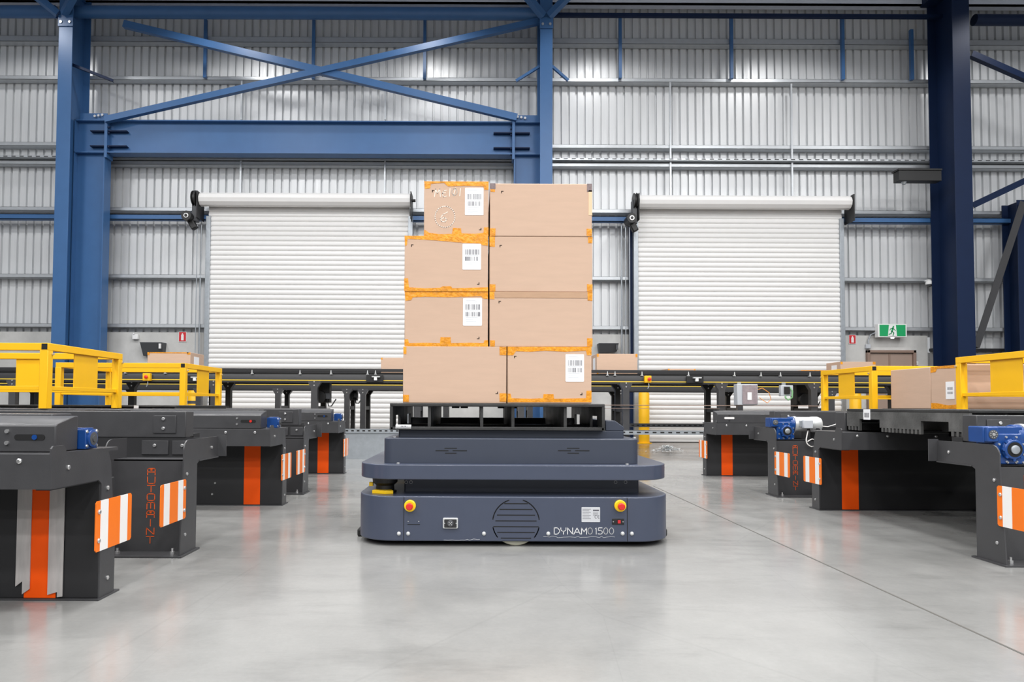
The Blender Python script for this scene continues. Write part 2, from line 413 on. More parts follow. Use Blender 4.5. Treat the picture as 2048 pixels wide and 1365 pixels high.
COLS.append(icolumn('blue steel column standing between the two roller doors', xl, xr, YC, 0.62, 'blue'))
m = MB(); m.box(xl - 0.01, xr + 0.01, YC - 0.02, YC, zz - 0.22, zz); m.cyl((xl + 0.05, YC - 0.035, zz - 0.14), (xl + 0.05, YC - 0.018, zz - 0.14), 0.025, m=1); m.cyl((xr - 0.05, YC - 0.035, zz - 0.14), (xr - 0.05, YC - 0.018, zz - 0.14), 0.025, m=1)
m.build('splice_plate', ['blue', 'steel'], COLS[1])
xl = at(1911, 400, YC - 0.1).x; xr = at(1946, 400, YC - 0.1).x
COLS.append(icolumn('dark blue steel column standing right of the exit door', xl, xr, YC - 0.1, 0.72, 'navy'))
# the far column near the right border
xl = at(2036, 500, 13.35).x
COLS.append(icolumn('dark blue steel column at the far right end of the wall', xl, xl + 0.25, 13.35, 0.4, 'navy', zt=at(2040, 400, 13.35).z))

# portal frame round the left door: web faces the camera
YP = 13.42
def post(label, x0, x1, zt):
    t = thing('portal_post', label, 'portal frame post', ((x0 + x1) / 2, YP, 0), 'portal frame posts', 'structure')
    m = MB(); m.box(x0 + 0.015, x1 - 0.015, YP - 0.008, YP + 0.008, 0, zt); m.build('web', 'blue', t)
    for a, b in ((x0, x0 + 0.018), (x1 - 0.018, x1)):
        m = MB(); m.box(a, b, YP - 0.12, YP + 0.12, 0, zt); m.build('flange', 'blue', t)
    return t
zb0 = at(600, 307, YP - 0.12).z; zb1 = at(600, 241, YP - 0.12).z
pl0 = at(150, 500, YP).x; pl1 = at(205, 500, YP - 0.12).x
post('blue portal post beside the left steel column', pl0, pl1, zb1)
pr0 = at(1028, 340, YP - 0.12).x; pr1 = at(1081, 340, YP).x
post('blue portal post beside the centre steel column', pr0, pr1, zb1)
t = thing('portal_beam', 'deep blue steel beam spanning above the left roller door', 'beam', ((pl0 + pr1) / 2, YP, zb0), kind='structure')
bx0, bx1 = pl1 + 0.03, pr0 - 0.03
m = MB(); m.box(bx0, bx1, YP - 0.008, YP + 0.008, zb0 + 0.01, zb1 - 0.01); m.box(pl0, pl1 + 0.03, YP - 0.01, YP + 0.008, zb0 + 0.01, zb1 - 0.01); m.box(pr0 - 0.03, pr1, YP - 0.01, YP + 0.008, zb0 + 0.01, zb1 - 0.01); m.build('web', 'blue', t)
m = MB(); m.box(pl0, pr1, YP - 0.12, YP + 0.12, zb1 - 0.02, zb1); m.build('top_flange', 'blue', t)
m = MB(); m.box(pl0, pr1, YP - 0.12, YP + 0.12, zb0, zb0 + 0.02); m.build('bottom_flange', 'blue', t)
for xx, sx in ((at(212, 280, YP - 0.12).x, 1), (at(1027, 280, YP - 0.12).x, -1)):
    m = MB(); m.box(xx - 0.025, xx + 0.025, YP - 0.13, YP + 0.1, zb0 - 0.1, zb1 + 0.1)
    m.build('end_plate', 'blue', t)
    for kz in (0.05, 0.17, 0.45, 0.57, 0.68):
        m = MB(); zk = zb0 - 0.05 + kz; m.cyl((xx + sx * 0.025, YP - 0.1, zk), (xx + sx * 0.065, YP - 0.1, zk), 0.022, n=8); m.build('bolt', 'navy', t)
    for kz in (262, 292):
        zk = at(212, kz, YP - 0.1).z
        m = MB(); m.box(xx - 0.33, xx + 0.40, YP - 0.11, YP - 0.005, zk - 0.012, zk + 0.012) if sx > 0 else m.box(xx - 0.40, xx + 0.33, YP - 0.11, YP - 0.005, zk - 0.012, zk + 0.012)
        m.build('stiffener', 'navy', t)
    m = MB(); m.box(xx - 0.55 if sx > 0 else xx, xx if sx > 0 else xx + 0.5, YP - 0.09, YP - 0.07, zb1, zb1 + 0.14)
    m.build('gusset_plate', 'blue', t)
    for kk in range(3):
        m = MB(); xb = xx - sx * (0.08 + 0.075 * kk); m.cyl((xb, YP - 0.14, zb1 + 0.09 - 0.012 * kk), (xb, YP - 0.09, zb1 + 0.09 - 0.012 * kk), 0.025, n=8); m.build('bolt', 'steel', t)

def brace(label, p, q, w, mt, Yd, lip=0.09, name='cross_brace', wdir=None):
    """angle section: a face plate and a lower leg going back"""
    a = at(p[0], p[1], Yd); b = at(q[0], q[1], Yd); dd = (b - a).normalized(); nz = Vector((-dd.z, 0, dd.x))
    if nz.z < 0: nz = -nz
    o = MB()
    def pl(lo, hi, y0, y1):
        vs = []
        for P_ in (a, b):
            for yy, off in ((y0, lo), (y0, hi), (y1, hi), (y1, lo)): vs.append((P_.x + nz.x * off, yy, P_.z + nz.z * off))
        o.add(vs, [(0, 1, 2, 3), (7, 6, 5, 4), (0, 4, 5, 1), (1, 5, 6, 2), (2, 6, 7, 3), (3, 7, 4, 0)])
    pl(-w / 2, w / 2, Yd, Yd + 0.012); pl(-w / 2, -w / 2 + 0.012, Yd + 0.012, Yd + 0.012 + lip)
    tag(o.build(name, mt), label, 'brace', 'steel braces on the wall', 'structure')
brace('blue cross brace falling from the left eave to the centre post', (246, 46), (1034, 234), 0.14, 'blue', 13.22)
brace('blue cross brace rising from the left post to the centre eave', (208, 238), (1078, 40), 0.12, 'blue', 13.18)
brace('short blue fly brace left of the centre column', (1032, 161), (1082, 130), 0.05, 'blue', 13.1, 0.04, 'fly_brace')
brace('short blue fly brace right of the centre column', (1104, 131), (1137, 160), 0.05, 'blue', 13.1, 0.04, 'fly_brace')
brace('short blue fly brace right of the left column', (137, 126), (226, 161), 0.05, 'navy', 13.1, 0.04, 'fly_brace')
brace('dark brace rising right of the dark column', (1946, 411), (2075, 350), 0.12, 'navy', 13.2)
brace('long dark brace leaning behind the right guard rail', (2048, 404), (1953, 694), 0.14, 'char', 13.25)
brace('grey blue brace falling beside the dark column top', (1945, 106), (2075, 163), 0.12, 'navy', 13.2)
# eave tubes
for (xa, xb, py, lab) in ((150, 1080, 26, 'blue round eave tube above the cross braces'), (-250, 112, 28, 'blue round eave tube left of the left column')):
    a = at(xa, py, 13.25); b = at(xb, py, 13.25)
    m = MB(); zt_ = at(600, 26, 13.25).z; m.cyl((a.x, 13.25, zt_), (b.x, 13.25, zt_), 0.12, n=24)
    tag(m.build('eave_tube', 'blue'), lab, 'eave tube', 'eave tubes', 'structure')
a = at(1105, 29, 13.4); b = at(1900, 30, 13.4)
m = MB(); m.box(a.x, b.x, 13.38, 13.46, a.z - 0.035, a.z + 0.03)
tag(m.build('eave_angle', 'navy'), 'thin dark eave angle right of the centre column', 'eave angle', kind='structure')
a = at(1948, 40, 13.3)
m = MB(); m.cyl((a.x, 13.3, a.z), (16, 13.3, a.z), 0.11, n=20)
tag(m.build('eave_tube', 'navy'), 'dark eave tube right of the dark column', 'eave tube', 'eave tubes', 'structure')
# roof braces springing from column heads
for (xb, lab) in ((at(123, 31, 13).x, 'left'), (at(1092, 31, 13).x, 'centre')):
    for s in (-1, 1):
        m = MB(); zh = at(600, 34, 13.05).z
        m.bar((xb + s * 0.06, 12.98, zh), (xb + s * 0.62, 12.6, zh + 0.42), 0.12, 0.12)
        tag(m.build('roof_brace', 'blue'), 'blue roof brace springing %s from the %s column head' % ('leftward' if s < 0 else 'rightward', lab), 'brace', 'roof braces', 'structure')
# rafters running out over the bay
for (xb, w, mt, lab) in ((at(123, 31, 13).x, 0.26, 'blue', 'blue rafter over the left column'), (at(1092, 31, 13).x, 0.26, 'blue', 'blue rafter over the centre column'), (at(1905, 60, 13).x, 0.45, 'navy', 'dark rafter over the right column')):
    m = MB(); vs = []
    for yy in (-6.5, 13.6):
        zz_ = zroof(yy) - 0.02
        vs += [(xb - w / 2, yy, zz_ - 0.02), (xb + w / 2, yy, zz_ - 0.02), (xb + w / 2, yy, zz_ + 0.2), (xb - w / 2, yy, zz_ + 0.2)]
    m.add(vs, [(0, 1, 2, 3), (7, 6, 5, 4), (0, 4, 5, 1), (1, 5, 6, 2), (2, 6, 7, 3), (3, 7, 4, 0)])
    tag(m.build('roof_rafter', mt), lab, 'rafter', 'roof rafters', 'structure')
# dark bracket box off the right column
t = thing('column_bracket', 'black steel bracket box jutting left from the dark column', 'bracket', at(1838, 352, 13.1), kind='structure')
a = at(1799, 340, 12.9); b = at(1885, 361, 12.9)
m = MB(); m.box(a.x, b.x, 12.92, 13.1, b.z, a.z); m.build('box_beam', 'black', t, bevel=0.006)
m = MB(); m.box(a.x - 0.02, b.x, 12.9, 13.12, a.z, a.z + 0.03); m.build('top_plate', 'black', t)
c_ = at(1808, 366, 13.0); m = MB(); m.cyl((c_.x, 13.0, b.z), (c_.x, 13.0, b.z - 0.05), 0.05, 0.03); m.build('lamp_fitting', 'galv', t)

# ------------------------------------------------------------------ roller doors
def roller_door(nm, label, xL, xR, gl, gr, dl, dr, ytop, motor):
    Yc = 13.6
    x0 = at(xL, 600, Yc).x; x1 = at(xR, 600, Yc).x
    cx_ = (x0 + x1) / 2
    t = thing(nm, label, 'roller door', (cx_, Yc, 0), 'roller doors', 'structure')
    zt = at((xL + xR) / 2, ytop + 8, Yc).z
    m = MB(); P_ = 0.1003; prof = []; z = 0.06
    while z < zt:
        prof += [(Yc + 0.006, z), (Yc - 0.010, z + 0.012), (Yc - 0.015, z + 0.035), (Yc - 0.015, z + 0.06), (Yc - 0.010, z + 0.085), (Yc + 0.006, z + 0.096)]
        z += P_
    m.strip(prof, 'x', x0 - 0.03, x1 + 0.03); m.build('curtain', 'shutter', t, angle=50)
    m = MB(); m.box(x0, x1, Yc - 0.02, Yc + 0.02, 0.004, 0.06, 0); m.box(x0, x1, Yc - 0.022, Yc + 0.02, 0.0, 0.016, 1); m.build('bottom_rail', ['shutter', 'rubber'], t)
    # drum
    da = at(dl, ytop + 12, 13.42); db = at(dr, ytop + 12, 13.42); rz = (da.z + db.z) / 2
    m = MB(); n = 40; prof = [(0, 0.135)] 
    m.cyl((da.x, 13.44, rz), (db.x, 13.44, rz), 0.138, n=11); m.build('shutter_roll', 'shutter', t, angle=15)
    for g in (gl, gr):
        a = at(g[0], 600, 13.55); b = at(g[1], 600, 13.55)
        m = MB(); m.box(a.x, b.x, 13.55, 13.66, 0, at(g[0], ytop + 44, 13.55).z); m.build('guide_rail', 'galv', t, bevel=0.004)
    for xx, s in ((da.x, -1), (db.x, 1)):
        a = xx + s * 0.01
        m = MB(); m.box(min(a, a + s * 0.02), max(a, a + s * 0.02), 13.28, 13.64, rz - 0.40, rz + 0.14); m.build('end_bracket', 'char2', t, bevel=0.003)
        m = MB(); m.cyl((a, 13.44, rz), (a + s * 0.09, 13.44, rz), 0.03); m.build('axle', 'black', t)
    if motor:
        mx = da.x
        m = MB(); m.lathe((mx - 0.045, 13.36, rz), (-1, 0, 0), [(0, 0.15), (0.02, 0.16), (0.03, 0.13), (0.05, 0.13), (0.06, 0.155), (0.075, 0.15)], n=24); m.build('drive_wheel', 'black', t)
        m = MB(); m.box(mx - 0.14, mx - 0.04, 13.34, 13.5, rz - 0.46, rz + 0.02); m.build('drive_housing', 'lampgrey', t, bevel=0.01)
        mo = motor
        c = at(mo[0], mo[1], 13.2)
        m = MB(); m.cyl((c.x, 13.2, c.z), (c.x, 13.5, c.z), 0.10, n=20); m.cyl((c.x, 13.19, c.z), (c.x, 13.2, c.z), 0.05, m=1); m.cyl((c.x, 13.18, c.z), (c.x, 13.2, c.z), 0.03, m=0); mo_ = m.build('motor', ['black', 'steel'], t, bevel=0.008)
        m = MB(); m.bar((c.x + 0.02, 13.36, c.z - 0.05), (mx - 0.07, 13.36, rz - 0.62), 0.12, 0.12); m.build('gear_case', 'black', t, bevel=0.02)
    return t
roller_door('door_1', 'white roller door on the left, under the deep blue beam', 418, 815, (409, 418), (815, 824), 401, 821, 388, (372, 431))
roller_door('door_2', 'white roller door on the right, behind the exit sign side', 1277, 1682, (1268, 1277), (1682, 1690), 1277, 1699, 393, (1264, 436))

# exit door: brown frame and two leaves
YD = 13.88
a = at(1732, 701, YD); b = at(1829, 701, YD)
t = thing('door_3', 'brown double exit door in the concrete wall', 'door', ((a.x + b.x) / 2, YD, 0), kind='structure')
fw = 0.055
m = MB(); m.box(a.x, a.x + fw, YD - 0.06, YD + 0.02, 0, a.z); m.box(b.x - fw, b.x, YD - 0.06, YD + 0.02, 0, a.z); m.box(a.x, b.x, YD - 0.06, YD + 0.02, a.z - fw, a.z); m.build('door_frame', 'brownf', t, bevel=0.004)
xm = at(1778, 720, YD).x
for q0, q1 in ((a.x + fw + 0.004, xm - 0.004), (xm + 0.004, b.x - fw - 0.004)):
    m = MB(); m.box(q0, q1, YD - 0.012, YD + 0.016, 0.01, a.z - fw - 0.01); lf = m.build('door_leaf', 'brown', t, bevel=0.003)
    m = MB(); xx = q1 - 0.06 if q0 < xm - 0.1 and q1 < xm else q0 + 0.06
    m.cyl((xx, YD - 0.06, 1.0), (xx, YD - 0.01, 1.0), 0.012); m.box(xx - 0.05, xx + 0.05, YD - 0.065, YD - 0.05, 0.99, 1.012); m.build('door_handle', 'galv', lf)
m = MB(); m.box(xm - 0.02, xm + 0.02, YD - 0.02, YD - 0.012, 0.01, a.z - fw - 0.01); m.build('meeting_strip', 'brownf', t)

# ------------------------------------------------------------------ things on the wall
def wallbox(name, label, cat, px, Yd, dep, mt, group=None, bevel=0.005):
    a = at(px[0], px[1], Yd); b = at(px[2], px[3], Yd)
    t = thing(name, label, cat, ((a.x + b.x) / 2, Yd + dep / 2, b.z), group)
    return t, a, b
# fire extinguisher location signs
for px, lab in (((357.5, 664, 372.5, 684), 'red fire extinguisher sign on the concrete left of the left roller door'), ((1697.5, 670, 1712, 688.5), 'red fire extinguisher sign on the concrete right of the right roller door')):
    t, a, b = wallbox('fire_sign', lab, 'sign', px, 13.885, 0.01, 'signred', 'red fire extinguisher signs')
    w = b.x - a.x; h = a.z - b.z
    m = MB(); m.box(a.x, b.x, 13.885, 13.898, b.z, a.z); m.build('sign_panel', 'white', t)
    m = MB(); e = 0.008; m.box(a.x + e, b.x - e, 13.882, 13.886, b.z + e, a.z - e); m.build('red_field', 'signred', t)
    m = MB(); xm = (a.x + b.x) / 2
    m.prism([(xm - 0.026, b.z + 0.03), (xm + 0.026, b.z + 0.03), (xm + 0.026, a.z - 0.07), (xm + 0.012, a.z - 0.045), (xm + 0.012, a.z - 0.03), (xm - 0.012, a.z - 0.03), (xm - 0.012, a.z - 0.045), (xm - 0.026, a.z - 0.07)], 'y', 13.878, 13.883)
    m.build('extinguisher_symbol', 'white', t)
# running exit sign
t, a, b = wallbox('exit_sign', 'green and white running figure exit sign above the brown door', 'sign', (1756, 648, 1814, 675), 13.7, 0.1, 'white')
m = MB(); m.box(a.x, b.x, 13.7, 13.82, b.z, a.z); m.build('sign_box', 'white', t, bevel=0.006)
e = 0.03; gx0, gx1, gz0, gz1 = a.x + e, b.x - e, b.z + e * 0.7, a.z - e * 0.7
m = MB(); m.box(gx0, gx1, 13.695, 13.701, gz0, gz1); m.build('green_field', 'signgreen', t)
xm = (a.x + b.x) / 2; w = 0.085
m = MB(); m.prism([(xm - w - 0.015, gz0), (xm + w, gz0), (xm + w - 0.02, gz1 - 0.004), (xm - w + 0.01, gz1 - 0.004)], 'y', 13.69, 13.696); m.build('doorway_symbol', 'white', t)
H_ = gz1 - gz0; zc = gz0 + H_ * 0.5
m = MB()
def ST(pts, w_): m.strokes([pts], (xm, 13.689, gz0), (H_, 0, 0), (0, 0, H_), (0, -1, 0), w_ * H_, 0.001)
m.cyl((xm + 0.06 * H_, 13.687, gz0 + 0.84 * H_), (xm + 0.06 * H_, 13.6895, gz0 + 0.84 * H_), 0.065 * H_, n=14)
ST([(0.02, 0.72), (-0.08, 0.42)], 0.15); ST([(-0.02, 0.68), (0.14, 0.60), (0.22, 0.48)], 0.06); ST([(-0.02, 0.70), (-0.18, 0.66), (-0.26, 0.52)], 0.06)
ST([(-0.07, 0.42), (0.08, 0.28), (0.02, 0.06)], 0.08); ST([(-0.08, 0.40), (-0.16, 0.22), (-0.34, 0.16)], 0.08)
m.build('running_figure', 'signgreen', t)
m = MB(); m.cyl((xm + 0.02, 13.74, b.z - 0.02), (xm + 0.02, 13.74, b.z + 0.002), 0.03); m.build('test_lamp', 'lampface', t)
m = MB(); q0 = at(1737, 688, 13.85); q1 = at(1736, 682, 13.85); q2 = at(1741, 670, 13.84); q3 = at(1750, 666, 13.8)
m.tube([q0, q1, q2, q3, Vector((a.x - 0.012, 13.79, q3.z))], 0.014); m.build('flexible_conduit', 'galv', t)
# junction box under the conduit
t, a, b = wallbox('junction_box', 'small grey junction box on the concrete above the brown door frame', 'junction box', (1732, 689, 1742, 699), 13.85, 0.05, 'galv')
m = MB(); m.box(a.x, b.x, 13.85, 13.899, b.z + 0.012, a.z); m.build('body', 'greybox', t, bevel=0.006); m = MB(); m.box(a.x + .01, b.x - .01, 13.845, 13.851, b.z + 0.022, a.z - .01); m.build('cover', 'greybox', t)
# door switch
t, a, b = wallbox('wall_switch', 'small white switch on the concrete right of the brown door', 'switch', (1831, 723, 1837, 731), 13.87, 0.03, 'white')
m = MB(); m.box(a.x, b.x, 13.87, 13.899, b.z, a.z); m.build('switch_plate', 'white', t, bevel=0.004); m = MB(); m.box(a.x + .02, b.x - .02, 13.862, 13.871, b.z + .025, a.z - .025); m.build('rocker', 'white', t)
# dark floodlights
for px, lab, lens in (((281, 685, 325, 712), 'dark grey floodlight on the concrete wall near the left column', True), ((1197, 687, 1237, 707), 'dark grey floodlight on the concrete wall left of the right roller door', False)):
    t, a, b = wallbox('wall_floodlight', lab, 'floodlight', px, 13.72, 0.16, 'lampgrey', 'dark wall floodlights')
    m = MB(); m.add([(a.x, 13.68, a.z), (b.x, 13.68, a.z), (b.x, 13.898, a.z), (a.x, 13.898, a.z), (a.x + 0.03, 13.78, b.z), (b.x - 0.02, 13.78, b.z + 0.04), (b.x - 0.02, 13.898, b.z + 0.04), (a.x + 0.03, 13.898, b.z)],
                    [(0, 1, 2, 3), (7, 6, 5, 4), (0, 4, 5, 1), (1, 5, 6, 2), (2, 6, 7, 3), (3, 7, 4, 0)]); m.build('housing', 'lampgrey', t, bevel=0.008)
    m = MB(); m.box(b.x - 0.06, b.x - 0.02, 13.67, 13.70, a.z - 0.13, a.z - 0.03)
    if lens: m.build('sensor_eye', 'white', t)
    else: m.build('sensor_eye', 'lampgrey', t)
# small white box of unknown purpose, tab on top / camera dome
t, a, b = wallbox('white_box', 'small white box on the concrete just right of the blue portal post', 'sensor', (264, 669, 275, 679), 13.82, 0.08, 'white')
m = MB(); m.box(a.x, b.x, 13.82, 13.899, b.z, a.z); m.build('body', 'white', t, bevel=0.01); m = MB(); m.box(a.x + .03, a.x + .05, 13.8, 13.83, a.z - 0.002, a.z + .03); m.build('top_tab', 'white', t)
c = at(1859, 567, 13.7)
t = thing('dome_camera', 'small white dome camera under the girt beside the dark column', 'camera', (c.x, 13.7, c.z))
m = MB(); m.lathe((c.x, 13.7, c.z + 0.06), (0, 0, -1), [(0, 0.03), (0.03, 0.07), (0.06, 0.075), (0.085, 0.07)], n=18); m.build('housing', 'white', t)
m = MB(); m.lathe((c.x, 13.7, c.z - 0.02), (0, 0, -1), [(0, 0.06), (0.03, 0.052), (0.05, 0.03), (0.058, 0.004)], n=18); m.build('dome', 'lampgrey', t)
m = MB(); m.box(c.x - 0.03, c.x + 0.03, 13.7, 13.81, c.z + 0.05, c.z + 0.08); m.build('bracket', 'white', t)
# hanging pull chains beside the doors
for px, y0, y1, lab in ((395, 450, 735, 'loop of thin chain hanging left of the left roller door'), (1251, 455, 735, 'loop of thin chain hanging left of the right roller door')):
    a = at(px, y0, 13.4); b = at(px, y1, 13.4)
    m = MB()
    for dx in (0, 0.08): m.tube([(a.x + dx, 13.4, a.z), (a.x + dx, 13.4, b.z)], 0.009, n=6)
    m.tube([(a.x, 13.4, b.z), (a.x + 0.02, 13.4, b.z - 0.04), (a.x + 0.06, 13.4, b.z - 0.04), (a.x + 0.08, 13.4, b.z)], 0.009, n=6)
    tag(m.build('hoist_chain', 'galv', loc=(a.x, 13.4, b.z)), lab, 'chain', 'door hoist chains')
# conduits on wall
for px, y0, y1, lab in ((400.5, 555, 740, 'thin grey conduit running down beside the left roller door guide'), (1243, 440, 708, 'thin grey conduit running down left of the right roller door')):
    a = at(px, y0, 13.77); b = at(px, y1, 13.77)
    m = MB(); m.tube([(a.x, 13.77, a.z), (a.x, 13.77, 0.3)], 0.016, n=8); tag(m.build('wall_conduit', 'galv', loc=(a.x, 13.77, .3)), lab, 'conduit', 'grey wall conduits', 'structure')
# blue jamb post beside the right door
a = at(1264, 600, 13.7); m = MB(); m.box(a.x - 0.05, a.x + 0.045, 13.68, 13.78, 0, at(1264, 440, 13.7).z)
tag(m.build('jamb_post', 'navy', loc=(a.x, 13.7, 0)), 'dark blue jamb post left of the right roller door', 'jamb post', kind='structure')
# ------------------------------------------------------------------ transport robot
YF = 3.48
RX0, RX1 = -0.624, 1.033
RC = (RX0 + RX1) / 2
rb = thing('transport_robot', 'slate grey low transport robot carrying the stacked boxes', 'robot', (RC, 4.1, 0))
zb, zt = 0.027, at(1024, 994, YF).z
YB = 4.78
m = MB(); m.prism(rrect(RX0, RX1, YF, YB, 0.2, 12), 'z', zb, zt); body = m.build('lower_body', 'robot', rb, bevel=0.006, seg=3)
m = MB(); m.prism(rrect(RX0 + 0.05, RX1 - 0.05, YF + 0.06, YB - 0.06, 0.16), 'z', 0.018, zb + 0.002); m.build('underside', 'dark', rb)
def fx(px): return at(px, 1040, YF).x
def fz(py, px=1024): return at(px, py, YF).z
EY = YF - 0.0015
# seams
for px in (807.5, 1254.5):
    m = MB(); m.box(fx(px) - 0.0013, fx(px) + 0.0013, EY, YF + 0.01, zb + 0.002, zt - 0.004); m.build('panel_seam', 'dark', body)
# vent disc: slots and ring segments
cxv, czv = fx(1032), fz(1046); R = 46.5 / 385
m = MB()
for k in range(7):
    dz = (-0.66 + 0.245 * k) * R
    L_ = math.sqrt(R * R - dz * dz) * 0.86
    if k in (1, 2, 3): L_ = math.sqrt(R * R - dz * dz) * (0.98 if k == 2 else 0.88)
    m.box(cxv - L_, cxv + L_, EY, YF + 0.004, czv + dz - 0.0022, czv + dz + 0.0022)
for a0, a1 in ((8, 72), (108, 172), (192, 218), (322, 348)):
    m.strokes([arc(0, 0, R, R, a0, a1, 14)], (cxv, EY + 0.001, czv), (1, 0, 0), (0, 0, 1), (0, -1, 0), 0.005, 0.001)
m.build('vent_slots', 'dark', rb)
# emergency stops
for px in (820, 1240):
    c = Vector((fx(px), YF, fz(1012, px)))
    m = MB(); m.lathe(c, (0, -1, 0), [(0, 0.030), (0.012, 0.030), (0.016, 0.026)], n=28); es = m.build('emergency_stop', 'yellow2', rb)
    m = MB(); m.lathe(c + Vector((0, -0.014, 0)), (0, -1, 0), [(0, 0.012), (0.014, 0.013), (0.016, 0.018), (0.028, 0.018), (0.033, 0.014)], n=24); m.build('push_button', 'red', es)
    m = MB(); m.cyl(c + Vector((0, -0.048, 0)), c + Vector((0, -0.0465, 0)), 0.006, n=12); m.build('button_arrow', 'signred', es)
# charge socket
a = at(886, 1036, YF); b = at(916, 1057, YF)
m = MB(); w, h = b.x - a.x, a.z - b.z
m.prism(rrect(a.x, b.x, b.z, a.z, 0.006, 4), 'y', YF - 0.012, YF); sk = m.build('charge_socket', 'alu', rb, bevel=0.002)
m = MB(); m.prism(rrect(a.x + 0.007, b.x - 0.007, b.z + 0.004, a.z - 0.007, 0.004, 4), 'y', YF - 0.0135, YF - 0.011); m.build('socket_recess', 'char2', sk)
m = MB(); cc = Vector(((a.x + b.x) / 2, YF - 0.014, (a.z + b.z) / 2)); m.lathe(cc, (0, -1, 0), [(0, 0.017), (0.006, 0.016), (0.007, 0.012)], n=20); m.build('plug_ring', 'lampgrey', sk)
m = MB()
for dx, dz in ((-.006, .006), (.006, .006), (-.006, -.006), (.006, -.006), (0, 0)): m.cyl(cc + Vector((dx, -0.0068, dz)), cc + Vector((dx, -0.010, dz)), 0.0028, n=8)
m.build('contact_pins', 'steel', sk)
for dx in (-0.03, 0.03): m = MB(); m.cyl(cc + Vector((dx, 0.0015, 0.0)), cc + Vector((dx, -0.002, 0.0)), 0.003, n=8); m.build('screw', 'steel', sk)
# rating plate
a = at(1163, 1015, YF); b = at(1200, 1045, YF)
m = MB(); m.prism(rrect(a.x, b.x, b.z, a.z, 0.003, 3), 'y', YF - 0.002, YF); rp = m.build('rating_plate', 'plate', rb)
m = MB(); W_, H2 = b.x - a.x, a.z - b.z
for k in range(7): m.box(a.x + 0.05 * W_, a.x + (0.42 if k % 2 else 0.5) * W_, YF - 0.0026, YF - 0.002, a.z - (0.14 + 0.105 * k) * H2, a.z - (0.12 + 0.105 * k) * H2)
m.box(a.x + 0.62 * W_, a.x + 0.94 * W_, YF - 0.0026, YF - 0.002, a.z - 0.25 * H2, a.z - 0.16 * H2)
for k in range(4): m.box(a.x + 0.62 * W_, a.x + 0.9 * W_, YF - 0.0026, YF - 0.002, a.z - (0.34 + 0.07 * k) * H2, a.z - (0.325 + 0.07 * k) * H2)
m.strokes([arc(.35, .5, .35, .5, 60, 300, 10)], (a.x + 0.72 * W_, YF - 0.002, b.z + 0.26 * H2), (0.016, 0, 0), (0, 0, 0.014), (0, -1, 0), 0.0018, 0.0006)
m.strokes([arc(.35, .5, .35, .5, 60, 300, 10), [(0, .5), (.4, .5)]], (a.x + 0.87 * W_, YF - 0.002, b.z + 0.26 * H2), (0.016, 0, 0), (0, 0, 0.014), (0, -1, 0), 0.0018, 0.0006)
m.build('plate_print', 'ink', rp)
# switch panel
a = at(1224, 1038, YF); b = at(1248, 1050, YF)
m = MB(); m.box(a.x, b.x, YF - 0.003, YF, b.z, a.z); sp = m.build('switch_panel', 'black', rb, bevel=0.001)
cc = Vector(((a.x + b.x) / 2, YF - 0.003, (a.z + b.z) / 2))
m = MB(); m.box(cc.x - 0.002, cc.x + 0.012, YF - 0.008, YF - 0.003, cc.z - 0.008, cc.z + 0.008); m.build('rocker_switch', 'signred', sp)
for dx in (-0.025, 0.025): m = MB(); m.cyl(cc + Vector((dx, 0, 0)), cc + Vector((dx, -0.003, 0)), 0.003, n=8); m.build('screw', 'steel', sp)
# name lettering
m = MB()
for g, px, pe in (('D', 1108.4, 1119), ('Y', 1121.6, 1131.8), ('N', 1135, 1145.2), ('a', 1147.6, 1160.4), ('m', 1163, 1173), ('o', 1175.6, 1184.6)):
    u0 = fx(px); u1 = fx(pe)
    m.strokes(G[g], (u0, EY + 0.0008, fz(1069, px)), (u1 - u0, 0, 0), (0, 0, 12.5 / 385), (0, -1, 0), 0.0034, 0.001)
for ch, px, pe in (('1', 1189.2, 1194.4), ('5', 1196, 1204.6), ('0', 1207.2, 1215.6), ('0', 1218.6, 1227.2)):
    u0 = fx(px); u1 = fx(pe)
    m.strokes(G[ch], (u0, EY + 0.0008, fz(1069, px)), (u1 - u0, 0, 0), (0, 0, 12.5 / 385), (0, -1, 0), 0.0030, 0.001)
m.build('model_lettering', 'white', rb)
# scratches near the lower edge
m = MB(); random.seed(3)
for x0, x1, y in ((1087, 1234, 1074.5), (888, 960, 1080)):
    pts = []; x = x0
    while x < x1: pts.append((fx(x), fz(y + random.uniform(-1.6, 1.6), x))); x += random.uniform(3, 9)
    m.strokes([pts], (0, EY + 0.001, 0), (1, 0, 0), (0, 0, 1), (0, -1, 0), 0.0016, 0.0005)
m.build('paint_scratch', 'plate', rb)
# small panel with two screws
m = MB(); m.box(fx(815), fx(840), EY, YF + .002, fz(1051), fz(1050)); m.build('panel_groove', 'dark', rb)
for px in (816.5, 837.5):
    m = MB(); m.cyl((fx(px), YF, fz(1044.5)), (fx(px), YF - 0.002, fz(1044.5)), 0.003, n=8); m.build('screw', 'steel', rb)
# round bolts
for px in (798, 816.5, 968, 1096.5, 1245, 1263.5):
    c = Vector((fx(px), YF, fz(1068, px))); m = MB(); m.lathe(c, (0, -1, 0), [(0, 0.0105), (0.003, 0.0102), (0.007, 0.0075), (0.009, 0.003)], n=18); m.build('bolt', 'alu', rb)
# slot in the left corner
c = at(740, 1003, YF + 0.118)
m = MB(); m.cyl((c.x - 0.012, c.y - 0.004, c.z - 0.016), (c.x - 0.012, c.y - 0.004, c.z + 0.016), 0.007, n=12); m.build('corner_slot', 'dark', rb)
